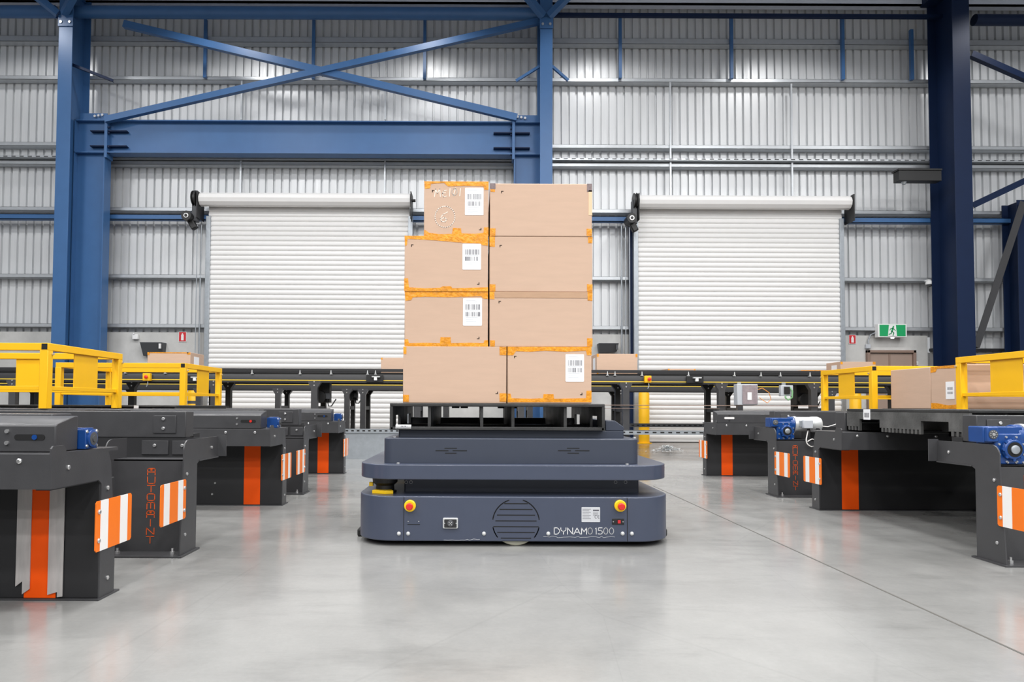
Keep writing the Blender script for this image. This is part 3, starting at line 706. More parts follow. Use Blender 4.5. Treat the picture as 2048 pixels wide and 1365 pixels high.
# drive wheel and casters
m = MB(); wx = fx(1032); m.cyl((wx, YF + 0.03, 0.122), (wx, YF + 0.09, 0.122), 0.122, n=56); m.build('drive_wheel', 'tread', rb, bevel=0.006)
for x_ in (RX0 + 0.3, RX1 - 0.3):
    for y_ in (YF + 0.3, YB - 0.3):
        m = MB(); m.cyl((x_, y_ - 0.02, 0.05), (x_, y_ + 0.02, 0.05), 0.05, n=24); m.build('caster', 'rubber', rb)
# bumper knobs at the ends
for px, s in ((719, -1), (1331.5, 1)):
    zc = at(px, 1063, YF + 0.3).z; xe = RX0 if s < 0 else RX1
    m = MB(); m.box(min(xe + s * 0.03, xe), max(xe + s * 0.03, xe), YF + 0.25, YB - 0.25, zc - 0.022, zc + 0.022); m.build('bumper', 'rubber', rb, bevel=0.01)
# neck, shelf, upper housing, plinth
sh0, sh1 = at(1024, 961, YF).z, at(1024, 931, YF).z
YN = YF + 0.19
m = MB(); m.prism(rrect(at(808, 975, YN).x, at(1278, 975, YN).x, YN, YB - 0.1, 0.012), 'z', zt - 0.004, sh0 + 0.004); nk = m.build('neck', 'robot2', rb, bevel=0.002)
for px in (802 + 6, 822, 1231, 1251):
    c = at(px, 965, YN); m = MB()
    m.strokes([arc(0, 0, 0.008, 0.008, 0, 360, 16)], (c.x + (0.012 if px < 812 else 0), YN - 0.0005, c.z), (1, 0, 0), (0, 0, 1), (0, -1, 0), 0.002, 0.001); m.build('bolt_ring', 'alu', nk)
m = MB(); m.prism(rrect(RX0 + 0.003, RX1 - 0.006, YF + 0.004, YB - 0.004, 0.2, 12), 'z', sh0, sh1); m.build('shelf', 'robot', rb, bevel=0.005, seg=3)
YU = YF + 0.085
ux0, ux1 = at(768, 900, YU + 0.03).x, at(1279, 900, YU).x
uz = at(1024, 878, YU).z
m = MB(); m.prism(rrect(ux0, ux1, YU, YB - 0.1, 0.05, 8), 'z', sh1 - 0.002, uz); uh = m.build('upper_housing', 'robot2', rb, bevel=0.004)
m = MB()
for px, dx in ((903, 0), (1148, 0)):
    for (a0, a1, yy) in ((-14, 11, 897), (-32, -6, 902), (2, 31, 902), (-13, 10, 907)):
        c0, c1 = at(px + a0, yy, YU), at(px + a1, yy, YU)
        m.box(c0.x, c1.x, YU - 0.0012, YU + 0.002, c0.z - 0.0022, c0.z + 0.0022)
m.build('vent_slots', 'dark', uh)
for px in (796, 1255):
    c = at(px, 926, YF + 0.04); m = MB(); m.lathe((c.x, YF + 0.05, sh1 - 0.001), (0, 0, 1), [(0, 0.009), (0.006, 0.009), (0.008, 0.006)], n=14); m.build('bolt', 'steel', rb)
YPL = YF + 0.2
pz = 0.5925
m = MB(); m.prism(rrect(at(797, 870, YPL).x, at(1248, 870, YPL).x, YPL, YB - 0.2, 0.01), 'z', uz - 0.002, pz); m.build('lift_deck', 'robot2', rb, bevel=0.003)
# raised end stop with a sloped shoulder
sx0, sx1 = 0.712, at(1248, 860, YPL).x; sz = at(1224, 842, YPL).z
m = MB(); m.prism([(sx0, pz + 0.0005), (sx1, pz + 0.0005), (sx1, sz - 0.035), (sx1 - 0.05, sz), (sx0, sz)], 'y', YPL, YB - 0.2); m.build('end_stop', 'robot2', rb, bevel=0.003)
for px, py in ((790, 871), (1268, 875)):
    c = at(px, py, YU + 0.08); m = MB(); m.lathe((c.x, YU + 0.07, uz - 0.001), (0, 0, 1), [(0, 0.01), (0.007, 0.01), (0.009, 0.006)], n=12); m.build('bolt', 'steel', rb)
# laser scanner in the left corner gap
c = at(768, 976, YF + 0.16)
m = MB(); m.lathe((c.x + 0.005, YF + 0.17, zt - 0.002), (0, 0, 1), [(0, 0.062), (0.012, 0.062), (0.014, 0.05), (0.04, 0.048), (0.055, 0.066), (sh0 - zt + 0.004, 0.07)], n=28); ls = m.build('laser_scanner', 'black', rb)
a = at(744, 989, YF + 0.1); b = at(786, 984, YF + 0.1)
m = MB(); m.prism([(a.x, YF + 0.10), (a.x + 0.075, YF + 0.07), (a.x + 0.115, YF + 0.085), (a.x + 0.10, YF + 0.13), (a.x + 0.01, YF + 0.16)], 'z', zt, zt + 0.018); m.build('scanner_bracket', 'yellow2', ls, bevel=0.002)
c = at(741, 968, YF + 0.16); m = MB(); m.box(c.x - 0.006, c.x + 0.014, YF + 0.15, YF + 0.18, c.z - 0.012, c.z + 0.008); m.build('scanner_lens', 'yellow2', ls)

# ------------------------------------------------------------------ plastic pallets
PW, PH = 1.165, 0.146
def make_pallet(label, group, loc, sticker_front=False, wall='pallet'):
    t = thing('plastic_pallet', label, 'pallet', loc, group)
    X, Y, Z = loc
    m = MB(); m.box(X, X + PW, Y, Y + PW, Z + PH - 0.018, Z + PH)
    m.build('top_deck', 'pallet', t, bevel=0.004)
    th = 0.016
    for k, o in enumerate((0.0, 0.205, 0.49, 0.66, 0.945, PW - th)):
        m = MB()
        if k in (0, 5):   # outer side walls: fork openings and comb teeth
            y1, y2, y3, y4 = 0.155, 0.385, 0.785, 1.012; hz = 0.078
            poly = [(0, PH - 0.018), (0, 0.03)]
            def comb(a, b):
                p = []; n = int((b - a) / 0.034); st = (b - a) / n
                for i in range(n):
                    p += [(a + st * i, 0.0), (a + st * i + st * 0.5, 0.0), (a + st * i + st * 0.5, 0.026), (a + st * (i + 1), 0.026)]
                return p
            poly = [(0, PH - 0.018)] + comb(0.0, y1) + [(y1, 0.0), (y1, hz)] + [(y2, hz)] + comb(y2, y3) + [(y3, 0.0), (y3, hz), (y4, hz)] + comb(y4, PW) + [(PW, 0.0), (PW, PH - 0.018)]
            poly = [(Y + a, Z + b) for a, b in poly]
            m.prism(poly, 'x', X + o, X + o + th)
        else:
            m.box(X + o, X + o + th, Y + 0.02, Y + PW - 0.02, Z + 0.012, Z + PH - 0.018)
        m.build('runner_wall', wall if k in (0, 5) else 'pallet', t)
    for y0, y1, h in ((0.0, 0.11, 0.018), (0.5, 0.66, 0.018), (1.05, PW - 0.002, 0.05)):
        m = MB(); m.box(X + 0.004, X + PW - 0.004, Y + y0, Y + y1, Z, Z + h); m.build('bottom_board', 'pallet', t, bevel=0.003)
    m = MB()
    for a in (0.30, 0.36, 0.62, 0.7): m.box(X + a, X + a + 0.05, Y + 1.0, Y + 1.13, Z + PH - 0.03, Z + PH - 0.017)
    m.build('deck_cleats', 'pallet', t)
    if sticker_front:
        a = at(791, 850, Y); b = at(822, 857, Y)
        m = MB(); m.add([(a.x, Y - 0.002, b.z), (b.x, Y - 0.002, b.z), (b.x, Y + 0.012, a.z), (a.x, Y + 0.012, a.z), (a.x, Y + 0.004, b.z - 0.002), (b.x, Y + 0.004, b.z - 0.002), (b.x, Y + 0.016, a.z - 0.002), (a.x, Y + 0.016, a.z - 0.002)],
                        [(0, 1, 2, 3), (7, 6, 5, 4), (0, 4, 5, 1), (1, 5, 6, 2), (2, 6, 7, 3), (3, 7, 4, 0)]); st = m.build('barcode_sticker', 'paper', t)
        m = MB(); x = a.x + 0.028
        while x < b.x - 0.02:
            w = random.choice((0.0015, 0.003, 0.0045)); m.add([(x, Y - 0.0026, b.z + 0.003), (x + w, Y - 0.0026, b.z + 0.003), (x + w, Y + 0.009, a.z - 0.004), (x, Y + 0.009, a.z - 0.004)], [(0, 1, 2, 3)]); x += w + random.choice((0.002, 0.003))
        m.build('barcode', 'ink', st)
    return t
pal = make_pallet('black plastic pallet under the tall box stack on the robot', 'black plastic pallets', (-0.466, 3.63, pz + 0.001), True)

# ------------------------------------------------------------------ cardboard boxes
def barcode_label(parent, quad, Y, rows=((0.22, 0.20), (0.50, 0.16)), seed=1):
    x0, y0, x1, y1 = quad; a = at(x0, y0, Y); b = at(x1, y1, Y); w = b.x - a.x; h = a.z - b.z
    m = MB(); m.prism(rrect(a.x, b.x, b.z, a.z, min(w, h) * 0.05, 3), 'y', Y - 0.0022, Y - 0.0004); lb = m.build('shipping_label', 'paper', parent)
    rnd = random.Random(seed); m = MB(); ye = Y - 0.0026
    for fy, fh in rows:
        x = a.x + w * 0.14; k = 0
        while x < a.x + w * 0.88:
            bw = w * rnd.choice((0.012, 0.02, 0.032)); m.box(x, x + bw, ye, Y - 0.002, a.z - h * (fy + fh), a.z - h * fy); x += bw + w * rnd.choice((0.015, 0.024, 0.05)); k += 1
    for fy, fw in ((0.08, .5), (0.13, .6), (0.45, .7), (0.70, .62), (0.78, .4), (0.85, .55), (0.91, .3)):
        m.box(a.x + w * 0.15, a.x + w * (0.15 + fw), ye, Y - 0.002, a.z - h * fy - h * 0.006, a.z - h * fy + h * 0.004, 1)
    m.build('barcode', ['ink', 'greybox'], lb)
    return lb
def cardbox(label, group, px, z0, z1, Y, depth, tapes=(), label_px=None, marks=(), extra=None, seed=1, tape_top=None):
    xL = at(px[0], (px[1] + px[3]) / 2, Y).x; xR = at(px[2], (px[1] + px[3]) / 2, Y).x
    t = thing('cardboard_box', label, 'box', ((xL + xR) / 2, Y + depth / 2, z0), group)
    m = MB(); m.box(xL, xR, Y, Y + depth, z0, z1); m.build('carton', 'card', t, bevel=0.004, seg=2)
    for poly in tapes:
        q = [at(x, y, Y) for x, y in poly]
        m = MB(); m.prism([(max(xL - .001, min(xR + .001, p.x)), max(z0, min(z1, p.z))) for p in q], 'y', Y - 0.0016, Y - 0.0002); m.build('packing_tape', 'tape', t)
    if tape_top:
        for (a0, a1, b0, b1) in tape_top:
            m = MB(); m.box(xL + (xR - xL) * a0, xL + (xR - xL) * a1, Y + depth * b0, Y + depth * b1, z1 + 0.0002, z1 + 0.0012); m.build('packing_tape', 'tape', t)
    if label_px: barcode_label(t, label_px, Y, seed=seed)
    for k, (x, y, c) in enumerate(marks):
        s = -1 if c == 'br' else 1
        q = at(x, y, Y); L_ = 0.009
        m = MB(); m.strokes([[(0, -1), (0, 0), (1, 0)]] if c == 'tl' else [[(0, 1), (0, 0), (-1, 0)]], (q.x, Y - 0.0003, q.z), (L_, 0, 0), (0, 0, L_), (0, -1, 0), 0.0045, 0.0005); m.build('printed_mark', 'mark', t)
    if extra: extra(t, Y)
    return t
SY = 3.66
ptop = pz + PH + 0.0015
def zz(py): return at(1000, py, SY).z
Z1, Z2, Z3L, Z3R = zz(693.6), zz(583.6), zz(472.4), zz(472.6)
TOPL, TOPR = zz(363.2), zz(367)
SG = 'cardboard boxes stacked on the robot'
R_ = lambda x0, y0, x1, y1: [(x0, y0), (x1, y0 + 0.4), (x1 - 0.3, y1), (x0 + 0.3, y1 - 0.5)]
def chalk(t, Y):
    m = MB()
    def S(lines, x0, y0, w, h): 
        a = at(x0, y0 + h, Y); m.strokes(lines, (a.x, Y - 0.0006, a.z), (w / 366, 0, 0), (0, 0, h / 366), (0, -1, 0), 0.0042, 0.0006)
    S([[(0, 0), (.15, 1), (.4, .45), (.75, 1), (.85, 0)]], 869, 378, 14, 16)
    S([[(.9, .9), (.3, .8), (.05, .4), (.3, 0), (.9, .1)], [(.1, .5), (.7, .55)]], 884, 379, 10, 15)
    S([[(.4, 0), (.6, 1)]], 897, 377, 5, 16)
    S([arc(.5, .5, .45, .5, 0, 360, 14)], 903, 377, 12, 14); S([[(.2, 0), (.8, 1)]], 905, 376, 8, 16)
    S([[(.3, 0), (.6, 1)]], 918, 377, 5, 15)
    m.build('handwriting', 'chalk', t)
    m = MB(); S([[(a, b) for a, b in arc(.5, .5, .48, .5, 100, 455, 30)]], 869, 412, 42, 43)
    S([[(.9, 1), (.35, .75), (.05, .35), (.2, .03), (.6, 0), (.8, .25), (.55, .45), (.15, .3)]], 880, 424, 17, 20)
    m.build('circled_number', 'chalk', t)
# bottom row
cardbox('wide plain cardboard box at the bottom left of the robot stack', SG, (806, 694, 1013, 804), ptop, Z1, SY, 0.46,
        [R_(807, 694, 813, 709), R_(806, 790, 818, 804.5), R_(999, 694, 1013, 711), R_(999, 787, 1013, 804.5)], None, [(995, 788, 'br')])
cardbox('cardboard box with white label at the bottom right of the robot stack', SG, (1015, 694, 1183, 804), ptop, Z1, SY - 0.004, 0.555,
        [[(1015, 694), (1183, 694), (1183, 711), (1174, 711), (1172, 702), (1130, 704), (1090, 702), (1060, 704), (1032, 703), (1026, 711), (1015, 711)],
         [(1015, 788), (1021, 788), (1023, 797), (1060, 798), (1086, 797), (1087, 789), (1107, 789), (1108, 798), (1172, 797), (1173, 782), (1183, 782), (1183, 805), (1015, 805)]],
        (1131, 709, 1168, 764), [(1029, 713, 'tl'), (1164, 790, 'br')], seed=4)
# second row
cardbox('taped cardboard box, second from the bottom in the left column of the robot stack', SG, (809, 584, 976, 693), Z1, Z2, SY + 0.003, 0.555,
        [[(809, 583), (976, 583), (976, 598), (968, 598), (962, 593), (900, 595), (850, 594), (826, 595), (822, 601), (811, 602)],
         [(809, 679), (816, 679), (818, 687), (850, 686), (880, 687), (881, 675), (901, 675), (902, 687), (940, 686), (967, 687), (969, 681), (976, 681), (976, 694), (809, 694)]],
        (926, 597, 964, 652), [(958, 678, 'br')], seed=7)
def fold(t, Y):
    a = at(990, 585, Y); b = at(1175, 597, Y); m = MB(); m.box(a.x, b.x, Y - 0.0022, Y - 0.0003, b.z, Z2 - 0.001); m.build('folded_edge', 'card2', t, bevel=0.0008)
cardbox('plain cardboard box with folded brown top edge in the right column of the robot stack', SG, (979, 584, 1185, 693), Z1, Z2, SY + 0.002, 0.46,
        [R_(979, 584, 989, 599), R_(1175, 584, 1185, 602), R_(980, 681, 990, 694), R_(1174, 677, 1185, 694)], None, [(998, 603, 'tl')], fold)
# third row
cardbox('taped cardboard box, third from the bottom in the left column of the robot stack', SG, (809, 473, 976, 583), Z2, Z3L, SY - 0.002, 0.555,
        [[(809, 472), (976, 472), (976, 492), (966, 491), (958, 487), (925, 486), (870, 481), (815, 478), (814, 490), (810, 493)],
         [(808, 557), (816, 557), (818, 575), (850, 577), (880, 576), (886, 573), (902, 573), (905, 577), (940, 576), (976, 575), (976, 584), (808, 584)]],
        (925, 488, 962, 540), [(823, 490, 'tl'), (958, 569, 'br')], seed=11)
cardbox('plain cardboard box, third from the bottom in the right column of the robot stack', SG, (979, 473, 1185, 583), Z2, Z3R, SY + 0.004, 0.46,
        [R_(979, 473, 990, 494), R_(1176, 473, 1185, 487), R_(979, 569, 991, 584), R_(1174, 569, 1185, 584)], None, [(1000, 491, 'tl')])
# top row
cardbox('small cardboard box with chalk writing and a circled number on the robot stack', SG, (848, 363, 977, 472), Z3L, TOPL, SY + 0.006, 0.46,
        [[(848, 362), (977, 362), (977, 380), (969, 380), (967, 373), (930, 372), (896, 373), (888, 366), (862, 368), (860, 377), (850, 378)],
         [(848, 460), (853, 462), (858, 466), (880, 469), (904, 468), (906, 456), (922, 457), (923, 467), (950, 468), (967, 466), (968, 455), (977, 455), (977, 473), (848, 473)]],
        (930, 376, 967, 431), [(865, 381, 'tl'), (962, 460, 'br')], chalk, seed=15, tape_top=[(0.0, 1.0, 0.0, 0.12)])
def scuffs(t, Y):
    for q, mt in (((980, 367, 991, 378), 'tape_scuff'), ((1174, 368, 1184, 384), 'tape_scuff'), ((1177, 381, 1184.3, 431), 'tape_pale')):
        a = at(q[0], q[1], Y); b = at(q[2], q[3], Y); m = MB(); m.box(a.x, b.x, Y - 0.0018, Y - 0.0002, b.z, min(a.z, TOPR)); m.build('packing_tape', mt, t)
cardbox('plain cardboard box at the top right of the robot stack', SG, (980, 367, 1184, 472), Z3R, TOPR, SY + 0.001, 0.46,
        [R_(981, 379, 990, 384), R_(979, 457, 991, 473), R_(1173, 458, 1184, 473)], None, [(1003, 383, 'tl')], scuffs)
# ------------------------------------------------------------------ pallet conveyor lanes
XA = {-1: -1.40, 1: 2.43}
def lane(side, t0, label, near=True, far=True, cover=True, gear=None, film=False, length=4.6, group=None):
    s = side; X0 = XA[s]
    t = thing('pallet_conveyor', label, 'conveyor', (X0, t0, 0), group)
    tf = lambda p: (X0 + s * p[0], t0 + p[1], p[2])   # p = (u away from the aisle, depth in the lane, height)
    def mb(): return MB(tf)
    def chevron(a0, a1, bolt_at_end):
        m = mb(); ks = [0, .12, .34, .67, .88, 1.0] if bolt_at_end else [0, .12, .33, .66, .88, 1.0]
        z0, z1 = 0.182, 0.368
        for i in range(5):
            b0, b1 = a0 + (a1 - a0) * ks[i], a0 + (a1 - a0) * ks[i + 1]
            e = 0.008
            if i == 0: poly = [(b0, z0 + e), (b0 + e, z0), (b1, z0), (b1, z1), (b0 + e, z1), (b0, z1 - e)]
            elif i == 4: poly = [(b0, z0), (b1 - e, z0), (b1, z0 + e), (b1, z1 - e), (b1 - e, z1), (b0, z1)]
            else: poly = [(b0, z0), (b1, z0), (b1, z1), (b0, z1)]
            m.prism(poly, 'x', -0.0095, -0.006, 1 if i in (1, 3) else 0)
        ws = m.build('warning_sign', ['orange', 'reflect'], t)
        yb = a1 - 0.02 if bolt_at_end else a0 + 0.02
        for zb_ in (0.222, 0.328):
            m = mb(); m.lathe((-0.0095, yb, zb_), (-1, 0, 0), [(0, 0.009), (0.003, 0.009), (0.006, 0.006)], n=12); m.build('bolt', 'steel', ws)
    if near:
        m = mb(); m.box(-0.012, 0.44, -0.012, 0.2, 0, 0.008); fp = m.build('foot_plate', 'char', t)
        for u in (0.055, 0.32):
            m = mb(); m.cyl((u, 0.045, 0.008), (u, 0.045, 0.035), 0.006, n=8); m.cyl((u, 0.045, 0.008), (u, 0.045, 0.02), 0.012, n=6); m.build('anchor_bolt', 'steel', fp)
        # front plate with lettering
        m = mb(); m.box(0.006, 0.375, 0.10, 0.106, 0.008, 0.455); m.box(0.006, 0.375, 0.10, 0.19, 0.449, 0.457); pl = m.build('front_plate', 'char', t)
        m = MB(); zt_ = 0.412; ch_h, pitch, ch_w = 0.032, 0.0415, 0.037
        uc = X0 + s * 0.19
        for k, ch in enumerate('AUTOMAINT'):
            zb_ = zt_ - ch_h - pitch * k
            m.strokes(G[ch], (uc - ch_w / 2, t0 + 0.0995, zb_), (ch_w, 0, 0), (0, 0, ch_h), (0, -1, 0), 0.0034, 0.0008)
        m.build('lettering', 'letter', pl)
        # end plates (aisle side has an arm reaching into the lane)
        def finpoly(arm):
            p = [(0.18, 0.0), (0.0, 0.0), (0.028, 0.44)] + [(0.028 + 0.05 - 0.05 * math.cos(a), 0.505 + 0.05 * math.sin(a)) for a in [math.radians(k * 90 / 6) for k in range(7)]]
            return p + ([(0.45, 0.555), (0.45, 0.445), (0.21, 0.445), (0.18, 0.43)] if arm else [(0.22, 0.555), (0.22, 0.445), (0.18, 0.43)])
        m = mb(); m.prism(finpoly(True), 'x', 0.0, 0.006); m.prism([(-0.03, 0.445), (0.006, 0.445), (0.006, 0.565), (-0.03, 0.565)], 'y', 0.446, 0.452) if False else m.box(-0.045, 0.006, 0.446, 0.452, 0.447, 0.562)
        m.box(-0.004, 0.05, 0.2, 0.45, 0.441, 0.447)
        ep = m.build('end_plate', 'char', t)
        for tt, zz_ in ((0.05, 0.10), (0.06, 0.39), (0.36, 0.50)):
            m = mb(); m.lathe((0.0, tt, zz_), (-1, 0, 0), [(0, 0.008), (0.004, 0.008), (0.006, 0.005)], n=10); m.build('bolt', 'steel', ep)
        m = mb(); m.prism(finpoly(False), 'x', 0.375, 0.381); m.build('inner_plate', 'char', t)
        # ledge, splice plates and chain beam
        m = mb(); m.box(0.006, length, 0.19, 0.36, 0.440, 0.447); m.build('ledge', 'char', t)
        m = mb(); m.box(0.05, length, 0.345, 0.36, 0.447, 0.552); m.build('lower_web', 'char2', t)
        for u0, u1 in ((0.09, 0.20), (0.22, 0.36)):
            m = mb(); m.box(u0, u1, 0.338, 0.346, 0.462, 0.535)
            m.cyl(((u0 + u1) / 2, 0.338, 0.51), ((u0 + u1) / 2, 0.33, 0.51), 0.009, n=10, m=1); m.build('splice_plate', ['char', 'steel'], t, bevel=0.002)
        m = mb(); m.box(0.13, length, 0.34, 0.44, 0.552, 0.69); bm_ = m.build('chain_beam', 'char', t, bevel=0.004)
        m = mb(); m.box(0.18, 0.30, 0.334, 0.34, 0.575, 0.668); m.cyl((0.245, 0.334, 0.65), (0.245, 0.327, 0.65), 0.009, n=10, m=1); m.cyl((0.245, 0.334, 0.60), (0.245, 0.327, 0.60), 0.009, n=10, m=1)
        m.build('splice_plate', ['char', 'steel'], t, bevel=0.002)
        m = mb(); m.box(0.13, length, 0.44, 0.52, 0.50, 0.5695); m.build('chain_rail', 'char2', t)
        for u in (length * 0.5, length - 0.2):
            m = mb(); m.box(u, u + 0.1, 0.12, 0.42, 0, 0.552); m.build('support_leg', 'char2', t)
        m = mb(); m.box(0.381, length, 0.16, 0.175, 0.02, 0.438); m.build('skirt_panel', 'char2', t)
        chevron(-0.225, 0.035, True)
    if far:
        m = mb(); m.box(-0.012, 1.3, 1.645, 1.79, 0, 0.006); m.build('foot_plate', 'char', t)
        m = mb(); m.box(0.0, 1.28, 1.66, 1.76, 0.006, 0.445); lb = m.build('leg_box', 'char2', t, bevel=0.003)
        m = mb(); m.box(0.155, 0.272, 1.657, 1.66, 0.008, 0.445); m.build('orange_stripe', 'stripe', lb)
        for u, z in ((0.48, 0.16), (0.50, 0.08)) if s < 0 else ():
            m = mb(); m.cyl((u, 1.66, z), (u, 1.655, z), 0.007, n=10); m.build('bolt', 'steel', lb)
        if film:
            for ua, ub, zb_ in ((0.127, 0.146, 0.012), (0.146, 0.182, 0.02), (0.249, 0.276, 0.022), (0.276, 0.301, 0.05)):
                m = mb(); m.prism([(ua, zb_ + random.uniform(0, .02)), (ub, zb_), (ub, 0.44), (ua, 0.445)], 'y', 1.652, 1.656); m.build('adhesive_film', 'film', lb)
        # aisle end plate with arm toward the camera
        poly = [(1.76, 0.006), (1.66, 0.006), (1.66, 0.43), (1.64, 0.445), (1.359, 0.445), (1.359, 0.578), (1.368, 0.587), (1.425, 0.587), (1.435, 0.576), (1.44, 0.562), (1.66, 0.562), (1.70, 0.55), (1.72, 0.51), (1.76, 0.2)]
        m = mb(); m.prism(poly, 'x', -0.006, 0.0); m.box(0.0, 0.05, 1.37, 1.64, 0.4405, 0.4445); ep = m.build('end_plate', 'char', t)
        for tt, zz_ in ((1.71, 0.07), (1.70, 0.41), (1.45, 0.51)):
            m = mb(); m.lathe((-0.006, tt, zz_), (-1, 0, 0), [(0, 0.008), (0.004, 0.008), (0.006, 0.005)], n=10); m.build('bolt', 'steel', ep)
        # front rail
        m = mb(); m.box(0.0005, length, 1.36, 1.374, 0.445, 0.560); m.box(0.0, length, 1.374, 1.78, 0.548, 0.560); m.box(0, length, 1.374, 1.66, 0.445, 0.451)
        for u in (0.10, 0.30, 0.62, 0.9): m.lathe((u, 1.36, 0.538), (0, -1, 0), [(0, 0.009), (0.003, 0.009), (0.006, 0.005)], n=10, m=1)
        m.build('side_rail', ['char', 'steel'], t)
        if cover:
            u0, u1 = (0.04 if film or s > 0 else 0.09), 1.05; so = 0.035 if s < 0 else 0.07
            prof = [(1.45, 0.561), (1.45, 0.652), (1.462, 0.660), (1.56, 0.684), (1.58, 0.684), (1.58, 0.561)]
            m = mb(); m.prism(prof, 'x', u0, u1); cv = m.build('chain_cover', 'char', t, bevel=0.004)
            m = mb(); a = [(u0 + so + x, 0.612 + z) for x, z in rrect(0.0, 0.105, -0.010, 0.010, 0.0099, 6)]
            m.prism(a, 'y', 1.4485, 1.451); m.build('adjuster_slot', 'dark' if s < 0 else 'reflect', cv)
            if s < 0:
                m = mb(); m.cyl((u0 + 0.07, 1.449, 0.612), (u0 + 0.07, 1.446, 0.612), 0.009, n=12); m.build('sprocket_hub', 'red' if label.startswith('second') else 'gear', cv)
            for z in (0.632, 0.592):
                u = u0 + (0.165 if s < 0 else 0.1225); dz = 0 if s < 0 else (0.004 if z > 0.61 else -0.004)
                m = mb(); m.cyl((u, 1.45, z + dz), (u, 1.4445, z + dz), 0.007, n=10); m.build('bolt', 'steel' if s < 0 else 'char2', cv)
        m = mb(); m.box(0.16, length, 1.62, 1.74, 0.560, 0.69); m.build('chain_beam', 'char', t, bevel=0.004)
        for u in (length * 0.55, length - 0.2):
            m = mb(); m.box(u, u + 0.1, 1.68, 1.82, 0, 0.548); m.build('support_leg', 'char2', t)
        chevron(1.62, 1.875, False)
        if near:
            for u in (1.15, length - 0.6):
                m = mb(); m.box(u, u + 0.06, 0.18, 1.66, 0.04, 0.10); m.build('cross_member', 'char2', t)
    if gear == 'far':     # left lanes: gearbox shows between cover and end plate
        m = mb(); m.box(0.014, 0.09, 1.584, 1.66, 0.5625, 0.634); m.box(0.024, 0.08, 1.592, 1.652, 0.634, 0.639); gb = m.build('gearbox', 'gear', t, bevel=0.006)
        m = mb(); m.lathe((0.014, 1.622, 0.60), (-1, 0, 0), [(0, 0.031), (0.006, 0.031), (0.008, 0.026)], n=24); m.build('bearing_flange', 'gear', gb)
        m = mb(); m.lathe((0.007, 1.622, 0.60), (-1, 0, 0), [(0, 0.024), (0.002, 0.024), (0.003, 0.012), (0.006, 0.012)], n=20); m.build('shaft_end', 'lampgrey', gb)
        for dz in (-0.026, 0.026):
            for dt in (-0.031, 0.031): m = mb(); m.lathe((0.014, 1.622 + dt, 0.60 + dz), (-1, 0, 0), [(0, 0.006), (0.004, 0.005)], n=8); m.build('bolt', 'steel', gb)
    if gear == 'near':    # right lanes: worm gearbox and motor facing the camera
        ty = 0.115; hu, hz = 0.125, 0.530
        m = mb(); m.prism(rrect(hu - 0.078, hu + 0.068, 0.459, 0.605, 0.012, 3), 'y', ty, ty + 0.12)
        m.box(0.0, 0.19, ty + 0.01, ty + 0.11, 0.560, 0.638)
        m.box(0.005, 0.06, ty - 0.01, ty + 0.02, 0.565, 0.636)
        m.cyl((0.17, ty + 0.06, 0.585), (0.205, ty + 0.06, 0.585), 0.062, n=28)
        m.lathe((hu, ty, hz), (0, -1, 0), [(0, 0.052), (0.012, 0.050), (0.014, 0.048), (0.022, 0.046)], n=28)
        gb = m.build('gearbox', 'gear', t, bevel=0.005)
        m = mb(); m.lathe((hu, ty - 0.0225, hz), (0, -1, 0), [(0, 0.036), (0.0006, 0.036)], n=24); m.build('bore_recess', 'dark', gb)
        m = mb(); m.lathe((hu, ty - 0.022, hz), (0, -1, 0), [(0, 0.021), (0.006, 0.021), (0.008, 0.017), (0.009, 0.006)], n=20); m.build('output_shaft', 'galv', gb)
        m = mb(); m.lathe((0.033, ty - 0.01, 0.601), (0, -1, 0), [(0, 0.022), (0.003, 0.022), (0.004, 0.018)], n=20); brg = m.build('bearing', 'lampgrey', gb)
        m = mb()
        for k in range(9):
            a = 2 * PI * k / 9; m.lathe((0.033 + 0.015 * math.cos(a), ty - 0.0135, 0.601 + 0.015 * math.sin(a)), (0, -1, 0), [(0, 0.003), (0.002, 0.002)], n=6)
        m.lathe((0.033, ty - 0.0135, 0.601), (0, -1, 0), [(0, 0.008), (0.003, 0.007)], n=12); m.build('rollers', 'steel', brg)
        for k in range(8):
            a = 2 * PI * (k + .5) / 8; m = mb(); m.lathe((hu + 0.063 * math.cos(a), ty, hz + 0.063 * math.sin(a)), (0, -1, 0), [(0, 0.006), (0.005, 0.005)], n=8); m.build('bolt', 'steel', gb)
        for du in (-0.06, -0.02, 0.02, 0.055): m = mb(); m.lathe((hu + du, ty, 0.468), (0, -1, 0), [(0, 0.006), (0.005, 0.005)], n=8); m.build('bolt', 'steel', gb)
        m = mb()
        for k in range(8):
            a = 2 * PI * k / 8; m.lathe((hu + 0.049 * math.cos(a), ty - 0.012, hz + 0.049 * math.sin(a)), (0, -1, 0), [(0, 0.0075), (0.008, 0.007)], n=10)
        m.build('flange_lugs', 'gear', gb)
        mo = mb(); c = (0.205, ty + 0.06, 0.585)
        mo.lathe(c, (1, 0, 0), [(0, 0.066), (0.02, 0.066), (0.021, 0.060), (0.15, 0.060), (0.152, 0.063), (0.205, 0.063), (0.225, 0.055), (0.23, 0.03)], n=32)
        mt_ = mo.build('motor', 'alu', t)
        m = mb(); m.box(0.255, 0.335, ty - 0.03, ty + 0.03, 0.552, 0.622); m.build('terminal_box', 'greybox', mt_, bevel=0.006)
        m = mb(); m.box(0.235, 0.255, ty - 0.006, ty + 0.03, 0.565, 0.615); m.build('motor_nameplate', 'galv', mt_)
        m = mb(); m.cyl((0.31, ty + 0.0, 0.552), (0.31, ty + 0.0, 0.535), 0.011, n=10); m.build('cable_gland', 'black', mt_)
